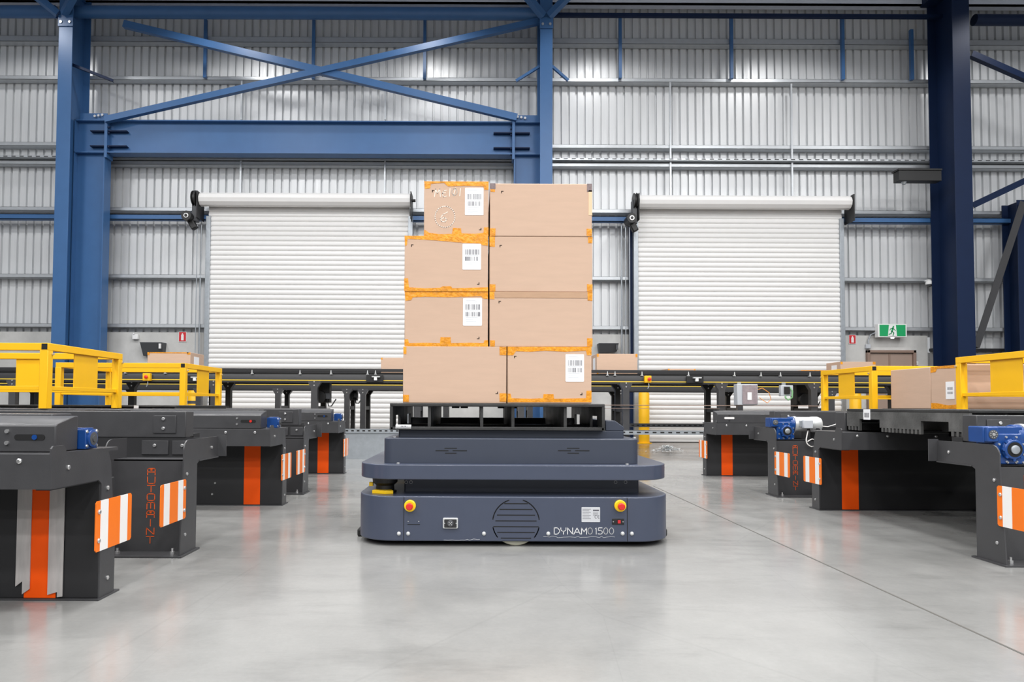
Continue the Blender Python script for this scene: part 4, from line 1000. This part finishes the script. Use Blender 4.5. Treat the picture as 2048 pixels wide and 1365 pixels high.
        m = mb(); pts = [(0.305, ty, 0.536), (0.285, ty - 0.02, 0.49), (0.272, ty - 0.035, 0.455), (0.28, ty - 0.04, 0.425), (0.31, ty - 0.04, 0.405), (0.345, ty - 0.03, 0.41), (0.36, ty - 0.02, 0.43), (0.35, ty - 0.02, 0.455), (0.32, ty - 0.03, 0.465), (0.285, ty - 0.03, 0.445)]
        sm = []
        for i in range(len(pts) - 1):
            a, b = Vector(pts[i]), Vector(pts[i + 1]); p_, q_ = Vector(pts[max(i - 1, 0)]), Vector(pts[min(i + 2, len(pts) - 1)])
            for k in range(5):
                w = k / 5; sm.append(0.5 * ((2 * a) + (b - p_) * w + (2 * p_ - 5 * a + 4 * b - q_) * w * w + (3 * a - p_ - 3 * b + q_) * w ** 3))
        sm.append(Vector(pts[-1])); m.tube(sm, 0.0045, n=8); m.build('motor_cable', 'cable', mt_)
        m = mb(); m.tube([(0.43, ty + 0.05, 0.57), (0.50, ty + 0.06, 0.565), (0.56, ty + 0.05, 0.585), (0.58, ty + 0.04, 0.63)], 0.0035, n=6); m.build('sensor_cable', 'cable', mt_)
    return t
LG, RG = 'pallet conveyors left of the aisle', 'pallet conveyors right of the aisle'
lane(-1, 0.85, 'front left pallet conveyor whose orange stripe is edged with grey film', gear='far', film=True, group=LG)
lane(-1, 3.20, 'second pallet conveyor on the left, its orange upright lettering fully in view', gear='far', group=LG)
lane(-1, 5.45, 'third pallet conveyor on the left, its far stripe beside the robot', gear='far', group=LG)
lane(1, 3.09, 'front right pallet conveyor holding an empty black pallet', cover=False, gear='near', group=RG, length=5.2)
lane(1, 5.41, 'middle right pallet conveyor carrying the tan boxes, gearbox and silver motor in view', gear='near', group=RG, length=5.2)

# pallets on the lanes
zl = 0.571
make_pallet('empty black pallet with comb teeth on the front right conveyor', 'black plastic pallets', (2.60, 3.535, zl), wall='pallet_worn')
def side_sticker():
    t = [o for o in COL.objects if o.name.startswith('plastic_pallet') and abs(o.location.x - 2.60) < 1e-6][0]
    m = MB(); y0, y1 = 4.50, 4.43; m.box(2.597, 2.5995, 4.42, 4.495, zl + 0.075, zl + 0.143); st = m.build('barcode_sticker', 'paper', t)
    m = MB(); y = 4.43
    while y < 4.485: m.box(2.5962, 2.5972, y, y + 0.003, zl + 0.09, zl + 0.12); y += 0.007
    m.build('barcode', 'ink', st)
side_sticker()
make_pallet('black pallet under the tan boxes on the middle right conveyor', 'black plastic pallets', (4.26, 5.862, zl))
make_pallet('empty black pallet behind the left guard rails, nearer the aisle', 'black plastic pallets', (-3.80, 5.90, zl))
make_pallet('empty black pallet behind the left guard rails, further from the aisle', 'black plastic pallets', (-5.01, 5.90, zl))
m = MB(); a = at(268, 812.5, 5.898); b = at(277, 820, 5.898)
tq = [o for o in COL.objects if o.name.startswith('plastic_pallet') and abs(o.location.x + 3.80) < 1e-6][0]
m.box(a.x, b.x, 5.896, 5.8995, zl + 0.11, zl + 0.144); m.build('barcode_sticker', 'paper', tq)

# boxes on the middle right lane: faces towards the aisle
XB = 4.33; zb0 = zl + PH; hb = 0.398
def aislebox(label, y0, y1, x1, tapes=(), lab=None, front=()):
    t = thing('cardboard_box', label, 'box', ((XB + x1) / 2, (y0 + y1) / 2, zb0), 'tan boxes on the middle right conveyor')
    m = MB(); m.box(XB, x1, y0, y1, zb0, zb0 + hb); m.build('carton', 'card', t, bevel=0.005)
    for poly in tapes:
        m = MB(); m.prism([(y0 + (y1 - y0) * a, zb0 + hb * b) for a, b in poly], 'x', XB - 0.0016, XB - 0.0002); m.build('packing_tape', 'tape', t)
    if lab:
        m = MB(); m.box(XB - 0.003, XB - 0.0005, y0 + lab[0], y0 + lab[1], zb0 + lab[2], zb0 + lab[3]); lb = m.build('shipping_label', 'paper', t)
        m = MB(); yy = y0 + lab[0] + 0.02; H_ = lab[3] - lab[2]
        while yy < y0 + lab[1] - 0.02:
            m.box(XB - 0.0036, XB - 0.0028, yy, yy + 0.004, zb0 + lab[2] + H_ * .52, zb0 + lab[2] + H_ * .68); m.box(XB - 0.0036, XB - 0.0028, yy, yy + 0.004, zb0 + lab[2] + H_ * .28, zb0 + lab[2] + H_ * .42); yy += 0.009
        m.build('barcode', 'ink', lb)
    return t
aislebox('plain tan box, the far one on the middle right conveyor', 6.38, 6.99, 4.93)
aislebox('tan box with white label half hidden by the right guard rail post', 5.91, 6.374, 4.97,
         [[(0, 1), (1, 1), (1, .86), (.85, .87), (.8, .95), (.4, .93), (0, .95)], [(0, 0), (1, 0), (1, .14), (.8, .13), (.5, .08), (0.3, .1), (0, .08)]], (0.15, 0.26, 0.09, 0.25))
t = thing('cardboard_box', 'tan box seen behind the yellow panel of the right guard rail', 'box', (5.2, 6.2, zb0), 'tan boxes on the middle right conveyor')
m = MB(); m.box(4.98, 5.41, 5.91, 6.47, zb0, zb0 + hb - 0.004); m.build('carton', 'card', t, bevel=0.005)
m = MB(); m.box(4.98, 5.41, 6.15, 6.20, zb0 + hb - 0.004, zb0 + hb - 0.0028); m.build('packing_tape', 'tape', t)

# ------------------------------------------------------------------ yellow guard rails
def guard(name_label, side, xa, y0, y1, depth, group, farpanel=False, tofloor=False):
    zt_, zm = 1.165, 0.84; s = side; w = 0.06; r = 0.052
    t = thing('guard_rail', name_label, 'guard rail', (xa, (y0 + y1) / 2, 0.69), group)
    def X(u): return xa + s * u
    def bx(m, u0, u1, ya, yb, za, zb_): m.box(min(X(u0), X(u1)), max(X(u0), X(u1)), ya, yb, za, zb_)
    for u in (0.0, depth):
        for yy in (y0, y1 - w):
            m = MB(); bx(m, u, u + w, yy, yy + w, 0.0 if tofloor and yy > y0 else 0.692, zt_ - r); p = m.build('post', 'yellow', t, bevel=0.003)
    # rails along the conveyor direction
    for yy in (y0 + 0.006, y1 - w + 0.006):
        m = MB(); bx(m, r + 0.001, depth + w, yy, yy + r, zt_ - r, zt_); m.build('top_rail', 'yellow', t, bevel=0.003)
        m = MB(); bx(m, w, depth, yy + 0.01, yy + 0.04, zm - 0.015, zm + 0.015); m.build('mid_rail', 'yellow', t, bevel=0.002)
    # rails along the aisle, open tube end facing the camera
    for u in (0.0, depth):
        m = MB(); bx(m, u, u + r, y0, y1, zt_ - r, zt_) if u == 0 else bx(m, u + 0.006, u + 0.006 + r, y0 + w, y1 - w, zt_ - r, zt_)
        tr = m.build('top_rail', 'yellow', t, bevel=0.003)
        if u == 0:
            m = MB(); bx(m, 0.005, r - 0.005, y0 - 0.001, y0 + 0.004, zt_ - r + 0.005, zt_ - 0.005); m.build('open_tube_end', 'dark', tr)
        m = MB(); bx(m, u + 0.015, u + 0.045, y0 + w, y1 - w, zm - 0.015, zm + 0.015); m.build('mid_rail', 'yellow', t, bevel=0.002)
    m = MB(); ym = (y0 + y1) / 2; bx(m, 0.018, 0.024, ym - 0.16, ym + 0.16, zm + 0.014, zt_ - r); m.build('infill_panel', 'yellow', t)
    for yy in (y0 + w / 2, y1 - w / 2):
        m = MB(); m.cyl((X(-0.001), yy + 0.02, zt_ - r - 0.025), (X(-0.012), yy + 0.02, zt_ - r - 0.025), 0.009, n=10); m.build('bolt', 'steel', t)
    if farpanel:
        m = MB(); bx(m, 0.70, 0.90, y1 - w + 0.02, y1 - w + 0.026, zm + 0.014, zt_ - r); m.build('infill_panel', 'yellow', t)
    return t
YG = 'yellow guard rails'
guard('yellow guard rail at the left border, nearest the camera', -1, -3.08, 4.81, 5.83, 1.32, YG, True)
guard('yellow guard rail on the left, in front of the rear conveyor', -1, -3.08, 7.09, 8.12, 1.32, YG, tofloor=True)
guard('yellow guard rail at the right border beside the tan boxes', 1, 4.17, 4.76, 5.82, 1.32, YG)
guard('yellow guard rail on the right, in front of the brown door side', 1, 4.17, 7.05, 8.10, 1.32, YG, tofloor=True)
# ------------------------------------------------------------------ belt conveyors along the back
def beltline(label, y0, y1, legs, group, zb_=0.972, rail=True, brackets=()):
    x0, x1 = -9.0, 9.5
    t = thing('belt_conveyor', label, 'conveyor', (0.25, (y0 + y1) / 2, 0), group)
    zt_ = 1.146; zd = zb_ - 0.972
    for yy, s in ((y0, 1), (y1, -1)):
        a, b = (yy, yy + 0.05) if s > 0 else (yy - 0.05, yy)
        m = MB(); m.prism([(a if s > 0 else b, zb_), (a if s > 0 else b, 1.105), ((a if s > 0 else b) + s * 0.022, zt_), ((b if s > 0 else a), zt_), ((b if s > 0 else a), zt_ - 0.008), ((b if s > 0 else a), zb_)], 'x', x0, x1)
        ch = m.build('side_channel', 'char2', t)
        m = MB(); m.box(x0, x1, yy - s * 0.004 if s > 0 else yy, yy if s > 0 else yy + 0.004, 1.056, 1.068); m.build('yellow_line', 'yline', ch)
        if rail:
            yr = yy + s * 0.02
            m = MB(); m.box(x0, x1, yr - 0.012, yr + 0.012, 1.182, 1.222); m.build('guide_rail', 'char2', t, bevel=0.003)
    m = MB(); m.box(x0, x1, y0 + 0.06, y1 - 0.06, 1.13, 1.168); m.build('belt', 'black', t)
    m = MB(); m.box(x0, x1, y0 + 0.1, y1 - 0.1, 0.992 + zd, 1.01 + zd); m.build('return_belt', 'black', t)
    for x in legs:
        for yy, w in ((y0 + 0.02, 0.085), (y1 - 0.1, 0.07)):
            m = MB(); m.prism([(x - w / 2, 0.012), (x + w / 2, 0.012), (x + w / 2, 0.9 + zd), (x + 0.085, 0.972 + zd), (x + 0.085, 1.0 + zd), (x - 0.085, 1.0 + zd), (x - 0.085, 0.972 + zd), (x - w / 2, 0.9 + zd)], 'y', yy - 0.022, yy + 0.06)
            lg = m.build('leg', 'char' if yy < (y0 + y1) / 2 else 'black', t)
            m = MB(); m.box(x - 0.08, x + 0.08, yy - 0.05, yy + 0.1, 0, 0.012); m.build('foot', 'char2', lg)
            m = MB()
            for zq in (0.985 + zd, 0.935 + zd): m.cyl((x, yy - 0.022, zq), (x, yy - 0.03, zq), 0.010, n=8)
            m.build('bolts', 'steel', lg)
        m = MB(); m.box(x - 0.03, x + 0.03, y0 + 0.05, y1 - 0.08, 0.65, 0.71); m.build('cross_tie', 'char2', t)
    for px in brackets:
        c = at(px, 745, y0 - 0.0)
        m = MB(); m.box(c.x - 0.016, c.x + 0.016, y0 + 0.0, y0 + 0.03, zt_ - 0.002, zt_ + 0.008); m.prism([(c.x - 0.009, zt_ + .008), (c.x + 0.009, zt_ + .008), (c.x + 0.004, zt_ + 0.055), (c.x - 0.004, zt_ + 0.055)], 'y', y0 - 0.004, y0 + 0.004)
        m.build('rail_bracket', 'alu', t)
    return t
YN1 = 9.1
nearc = beltline('black belt conveyor crossing behind the aisle, the nearer of two', YN1, 9.75, (-6.3, -4.95, -3.565, -2.198, -0.8, 0.62, 2.04, 3.34, 4.594, 6.0), 'black belt conveyors', zb_=1.03, brackets=(504, 600, 662, 735, 751, 1215, 1230, 1284, 1377, 1469, 1522, 1561, 250, 330, 1620))
farc = beltline('black belt conveyor standing just in front of the roller doors, the farther of two', 11.1, 11.75, (-7.7, -6.0, -4.6, -3.286, -2.14, -1.875, -0.5, 0.9, 2.398, 4.38, 5.9), 'black belt conveyors', rail=False)
# things mounted on the near conveyor
def estop(px, label):
    a = at(px[0], px[1], 9.03); b = at(px[2], px[3], 9.03)
    t = thing('emergency_stop_box', label, 'emergency stop', ((a.x + b.x) / 2, 9.06, b.z), 'yellow emergency stop boxes')
    m = MB(); m.box(a.x, b.x, 9.03, 9.094, b.z, a.z); m.build('housing', 'yellow', t, bevel=0.005)
    c = Vector(((a.x + b.x) / 2 + 0.01, 9.03, (a.z + b.z) / 2)); m = MB(); m.lathe(c, (0, -1, 0), [(0, 0.012), (0.015, 0.012), (0.016, 0.024), (0.028, 0.024), (0.033, 0.016)], n=18); m.build('push_button', 'red', t)
    m = MB(); m.tube([(c.x, 9.06, b.z), (c.x + 0.005, 9.05, b.z - 0.04), (c.x - 0.012, 9.05, b.z - 0.08)], 0.006, n=6); m.build('cable', 'galv', t)
    return t
estop((1290, 752, 1303, 766), 'yellow emergency stop box with red button on the conveyor right of the robot stack')
estop((285, 747, 299, 762), 'yellow emergency stop box with red button on the conveyor behind the left guard rails')
def sensor(px, py, label):
    c = at(px, py, 9.04)
    t = thing('photo_sensor', label, 'sensor', (c.x, 9.06, c.z), 'photo sensors on the near belt conveyor')
    m = MB(); m.box(c.x - 0.13, c.x + 0.10, 9.07, 9.094, c.z - 0.05, c.z + 0.045); m.build('mount_plate', 'black', t, bevel=0.003)
    m = MB(); m.box(c.x - 0.05, c.x + 0.06, 9.03, 9.07, c.z + 0.012, c.z + 0.028); m.build('bracket', 'alu', t)
    m = MB(); m.box(c.x - 0.02, c.x + 0.02, 9.03, 9.07, c.z - 0.03, c.z + 0.012); m.build('reflector', 'white', t, bevel=0.004)
sensor(1394, 759, 'white photo sensor on a black plate right of the flat box on the conveyor')
sensor(751, 757, 'white photo sensor on a black plate just left of the robot stack')
sensor(389, 758, 'white photo sensor seen through the second left guard rail')
# enclosures hanging under it
a = at(1476, 769, 9.0); b = at(1513, 811, 9.0)
t = thing('control_enclosure', 'grey control box with smoky clear lid hanging under the right conveyor', 'control box', ((a.x + b.x) / 2, 9.08, b.z))
m = MB(); m.box(a.x - 0.03, b.x, 8.95, 9.08, b.z, a.z); m.build('body', 'greybox', t, bevel=0.008)
m = MB(); m.box(a.x + 0.035, b.x - 0.012, 8.935, 8.951, b.z + 0.012, a.z - 0.012); m.build('clear_lid', 'clear', t, bevel=0.004)
m = MB(); m.box(a.x + 0.10, a.x + 0.155, 8.932, 8.936, b.z + 0.07, b.z + 0.17); m.build('paper_label', 'paper', t)
m = MB(); m.box(a.x + .02, a.x + .07, 9.075, 9.094, b.z + .1, 1.06); m.build('hanger', 'galv', t)
m = MB(); m.tube([(b.x, 9.02, b.z + 0.2), (b.x + 0.08, 9.0, b.z + 0.23), (b.x + 0.17, 9.0, b.z + 0.17), (b.x + 0.2, 9.01, b.z + 0.08), (b.x + 0.15, 9.01, b.z + 0.03), (b.x + 0.05, 9.02, b.z + 0.1)], 0.005, n=6); m.build('cable', 'cableorange', t)
a = at(1563, 771, 9.0); b = at(1588, 796, 9.0)
t = thing('junction_box', 'grey junction box with green cable hanging under the right conveyor', 'junction box', ((a.x + b.x) / 2, 9.05, b.z))
m = MB(); m.box(a.x, b.x, 9.02, 9.085, b.z + 0.02, a.z); m.build('body', 'greybox', t, bevel=0.006)
m = MB(); m.box(a.x + 0.04, b.x - 0.05, 9.0, 9.021, b.z + 0.05, a.z - 0.02); m.build('connector', 'black', t, bevel=0.003)
m = MB(); m.tube([(b.x - 0.05, 9.01, a.z - 0.03), (b.x - 0.025, 8.99, a.z - 0.08), (b.x - 0.03, 8.99, b.z), (b.x - 0.08, 9.0, b.z - 0.03), (b.x - 0.11, 9.01, b.z + 0.0), (b.x - 0.10, 9.03, b.z + 0.03)], 0.011, n=8); m.build('cable', 'cablegreen', t)
m = MB(); m.box(a.x + .04, a.x + .09, 9.075, 9.094, b.z + .08, 1.06); m.build('hanger', 'galv', t)
def drive(px, py, Y, label):
    c = at(px, py, Y)
    t = thing('conveyor_motor', label, 'motor', (c.x, Y, c.z), 'belt conveyor drive motors')
    m = MB(); m.cyl((c.x - 0.02, Y, c.z), (c.x - 0.02, Y + 0.28, c.z), 0.085, n=22); m.box(c.x - 0.11, c.x + 0.1, Y + 0.08, Y + 0.22, c.z - 0.08, (1.045 if Y < 10 else 0.985)); m.build('body', 'black', t, bevel=0.006)
    m = MB(); m.box(c.x + 0.04, c.x + 0.12, Y + 0.02, Y + 0.12, c.z - 0.03, c.z + 0.05); m.build('terminal_box', 'lampgrey', t, bevel=0.005)
    m = MB(); m.tube([(c.x + 0.08, Y + 0.04, c.z - 0.03), (c.x + 0.1, Y + 0.02, c.z - 0.13), (c.x + 0.14, Y + 0.03, c.z - 0.13), (c.x + 0.2, Y + 0.05, c.z - 0.03)], 0.008, n=6); m.build('cable', 'black', t)
drive(1615, 799, 9.3, 'black conveyor drive motor under the belt right of the green cable box')
drive(642, 794, 9.3, 'black conveyor drive motor between the legs left of the robot')
drive(700, 792, 11.3, 'black conveyor drive motor under the far belt left of the robot stack')
# cable rod and trays beneath
a = at(1258, 811, 9.08); b = at(1640, 812, 9.08)
m = MB(); m.tube([(a.x - 0.4, 9.08, a.z), (b.x, 9.08, a.z)], 0.005, n=8); m.tube([(a.x - 0.4, 9.08, a.z - 0.045), (3.3, 9.08, a.z - 0.045)], 0.003, n=6)
tag(m.build('stay_rod', 'brownf', loc=((a.x + b.x) / 2, 9.08, a.z)), 'thin brown rod strung between the conveyor legs', 'rod')
def slotted(name, label, xa, xb, Y, z, h, mt, pitch=0.07, hole='dark'):
    m = MB(); m.box(xa, xb, Y, Y + 0.004, z, z + h); m.box(xa, xb, Y, Y + 0.06, z + h - 0.004, z + h)
    x = xa + 0.03
    while x < xb - 0.03: m.box(x, x + pitch * 0.5, Y - 0.0012, Y, z + h * 0.35, z + h * 0.65, 1); x += pitch
    return tag(m.build(name, [mt, hole], loc=((xa + xb) / 2, Y, z)), label, 'cable tray')
zr = at(1340, 870, 9.02).z
tr1 = slotted('cable_tray', 'galvanised slotted tray on low brackets right of the robot', at(1259, 866, 9.02).x - 0.25, 3.3, 9.0, zr, 0.058, 'galv', 0.105)
tr2 = slotted('cable_tray', 'dark slotted cable tray low under the far belt conveyor', 1.8, 4.4, 10.3, at(1340, 855, 10.3).z, 0.055, 'lampgrey', 0.08)
for x_, Y_, z_ in ((1.88, 9.005, zr), (3.2, 9.005, zr)):
    m = MB(); m.box(x_, x_ + 0.03, Y_ + 0.004, Y_ + 0.034, 0, z_); o = m.build('tray_bracket', 'char2'); o.parent = tr1; o.matrix_parent_inverse = tr1.matrix_world.inverted() if False else Matrix.Translation(-tr1.location)
for x_, Y_, z_ in ((1.9, 10.305, at(1340, 855, 10.3).z), (4.2, 10.305, at(1340, 855, 10.3).z)):
    m = MB(); m.box(x_, x_ + 0.03, Y_ + 0.004, Y_ + 0.034, 0, z_); o = m.build('tray_bracket', 'char2'); o.parent = tr2; o.matrix_parent_inverse = Matrix.Translation(-tr2.location)
zk = at(730, 858, 9.02).z
t = thing('kick_panel', 'galvanised sheet panel standing on the floor behind the robot', 'panel', (-1.2, 9.02, 0))
m = MB(); m.box(-2.15, -0.3, 9.02, 9.024, 0, zk - 0.05); m.build('sheet', 'galv', t)
m = MB(); m.box(-2.15, -0.3, 9.0, 9.02, zk - 0.055, zk); m.box(-2.15, -0.3, 9.0, 9.06, zk - 0.004, zk)
x = -2.12
while x < -0.35: m.box(x, x + 0.035, 8.9985, 9.0, zk - 0.036, zk - 0.018, 1); x += 0.075
m.build('slotted_angle', ['galv', 'dark'], t)
for x_ in (-2.1, -1.2, -0.36):
    m = MB(); m.box(x_, x_ + 0.04, 9.024, 9.064, 0, zk - 0.004); m.build('upright', 'galv', t)

# boxes riding on the belts
BZ = 1.1695
def beltbox(label, pxl, pxr, pyt, Y, depth, group='cardboard boxes on the belt conveyors', label_side=None, tapes=(), h=None):
    a = at(pxl, pyt, Y); b = at(pxr, pyt, Y); zt_ = (a.z + b.z) / 2
    t = thing('cardboard_box', label, 'box', ((a.x + b.x) / 2, Y + depth / 2, BZ), group)
    m = MB(); m.box(a.x, b.x, Y, Y + depth, BZ, zt_); m.build('carton', 'card', t, bevel=0.004)
    for (u0, u1, v0, v1) in tapes:
        m = MB(); H_ = zt_ - BZ; W_ = b.x - a.x; m.box(a.x + W_ * u0, a.x + W_ * u1, Y - 0.0016, Y, BZ + H_ * v0, BZ + H_ * v1); m.build('packing_tape', 'tape', t)
    if label_side:
        xs = a.x if label_side < 0 else b.x
        m = MB(); m.box(min(xs, xs + label_side * 0.002), max(xs, xs + label_side * 0.002), Y + depth * 0.25, Y + depth * 0.62, BZ + 0.03, zt_ - 0.05); m.build('shipping_label', 'paper', t)
    return t
beltbox('cardboard box on the conveyor below the dark floodlight at the left', 295, 381, 705, 9.18, 0.46, label_side=1, tapes=[(0, .05, .85, 1), (.92, 1, .88, 1), (0.04, .95, .95, 1)])
beltbox('cardboard box on the conveyor half hidden behind the left edge of the robot stack', 762, 845, 716, 9.18, 0.46, tapes=[(0, .04, .88, 1)])
beltbox('cardboard box on the conveyor just right of the robot stack', 1193.5, 1275, 708, 9.18, 0.46, label_side=-1, tapes=[(0, .05, .84, 1), (.95, 1, .84, 1), (0, .04, 0, .12)])
beltbox('low flat cardboard box on the far belt in front of the right roller door', 1336, 1391, 738, 11.2, 0.4, tapes=[(.95, 1, .85, 1), (0, .06, .85, 1)])
beltbox('cardboard box on the far belt in front of the brown exit door', 1681, 1751, 724, 11.2, 0.46, label_side=-1, tapes=[(0, .06, .86, 1), (.92, 1, .86, 1)])
beltbox('low cardboard box on the far belt just left of the right guard rail', 1602, 1655, 741, 11.2, 0.44, tapes=[(0, 1, .9, 1)])
# bollards by the doors
for px, lab, band in ((386, 'yellow steel bollard with dark band beside the left roller door guide', True), (1288, 'yellow steel bollard at the left side of the right roller door', False), (1711, 'yellow steel bollard at the right side of the right roller door', False)):
    c = at(px, 830, 13.2); zt_ = 1.015
    t = thing('bollard', lab, 'bollard', (c.x, 13.2, 0), 'yellow bollards')
    m = MB(); m.lathe((c.x, 13.2, 0.012), (0, 0, 1), [(0, 0.105), (zt_ - 0.05, 0.105), (zt_ - 0.02, 0.09), (zt_ - 0.012, 0.05)], n=28); m.build('tube', 'yellow', t)
    m = MB(); m.cyl((c.x, 13.2, 0), (c.x, 13.2, 0.014), 0.15, n=28); m.build('base_plate', 'yellow', t)
    if band: m = MB(); m.cyl((c.x, 13.2, 0.74), (c.x, 13.2, 0.80), 0.107, n=28); m.build('reflective_band', 'lampgrey', t)
# scraps swept into a heap
c = onfloor(1336, 904)
m = MB(); random.seed(11)
for k in range(520):
    r_ = abs(random.gauss(0, 0.5)); a_ = random.uniform(0, 2 * PI); x_ = c.x + math.cos(a_) * 0.22 * r_ * 1.3; y_ = c.y + math.sin(a_) * 0.16 * r_
    zq = max(0.002, 0.10 * math.exp(-r_ * r_ * 2.0) * random.uniform(0.1, 1)); s_ = random.uniform(0.012, 0.03)
    q = [Vector((random.uniform(-1, 1), random.uniform(-1, 1), random.uniform(0, .5))) * s_ for _ in range(4)]
    m.add([Vector((x_, y_, zq)) + p for p in q], [(0, 1, 2), (0, 1, 3), (1, 2, 3), (0, 2, 3)])
tag(m.build('plastic_scraps', 'shard', loc=(c.x, c.y, 0)), 'small heap of white plastic scraps on the floor right of the robot', 'scraps', kind='stuff')

# ------------------------------------------------------------------ light
w = bpy.data.worlds.new('warehouse ambience'); SC.world = w; w.use_nodes = True
bg = w.node_tree.nodes['Background']; bg.inputs['Color'].default_value = (0.93, 0.96, 1.0, 1); bg.inputs['Strength'].default_value = WORLD
LX = (-9.1, -5.0, -1.07, 2.72, 6.57, 10.6)
def light(kind, loc, power, size=0.6, cone=None, col=(1, 0.99, 0.975), rot=(0, 0, 0)):
    l = bpy.data.lights.new('high_bay_light', kind); l.energy = power; l.color = col
    if kind == 'AREA': l.shape = 'DISK'; l.size = size
    if kind == 'SPOT': l.spot_size = math.radians(cone); l.spot_blend = 0.25; l.shadow_soft_size = size
    o = bpy.data.objects.new('high_bay_light', l); COL.objects.link(o); o.location = loc; o.rotation_euler = rot
    return o
for x in LX:
    light('SPOT', (x, 11.9, 8.8), WALLP, 0.22, 146)
    for y in (7.4, 3.4, -0.6, -4.6, -9.0, -13.5, -18.0): light('AREA', (x, y, 8.25), AREAP, 0.9)  # rows behind the camera are unseen, added to light upright faces from the front
SC.view_settings.view_transform = 'Standard'; SC.view_settings.look = 'None'
SC.view_settings.exposure = EXPO; SC.view_settings.gamma = 1.0
try: SC.view_settings.use_curve_mapping = False
except Exception: pass
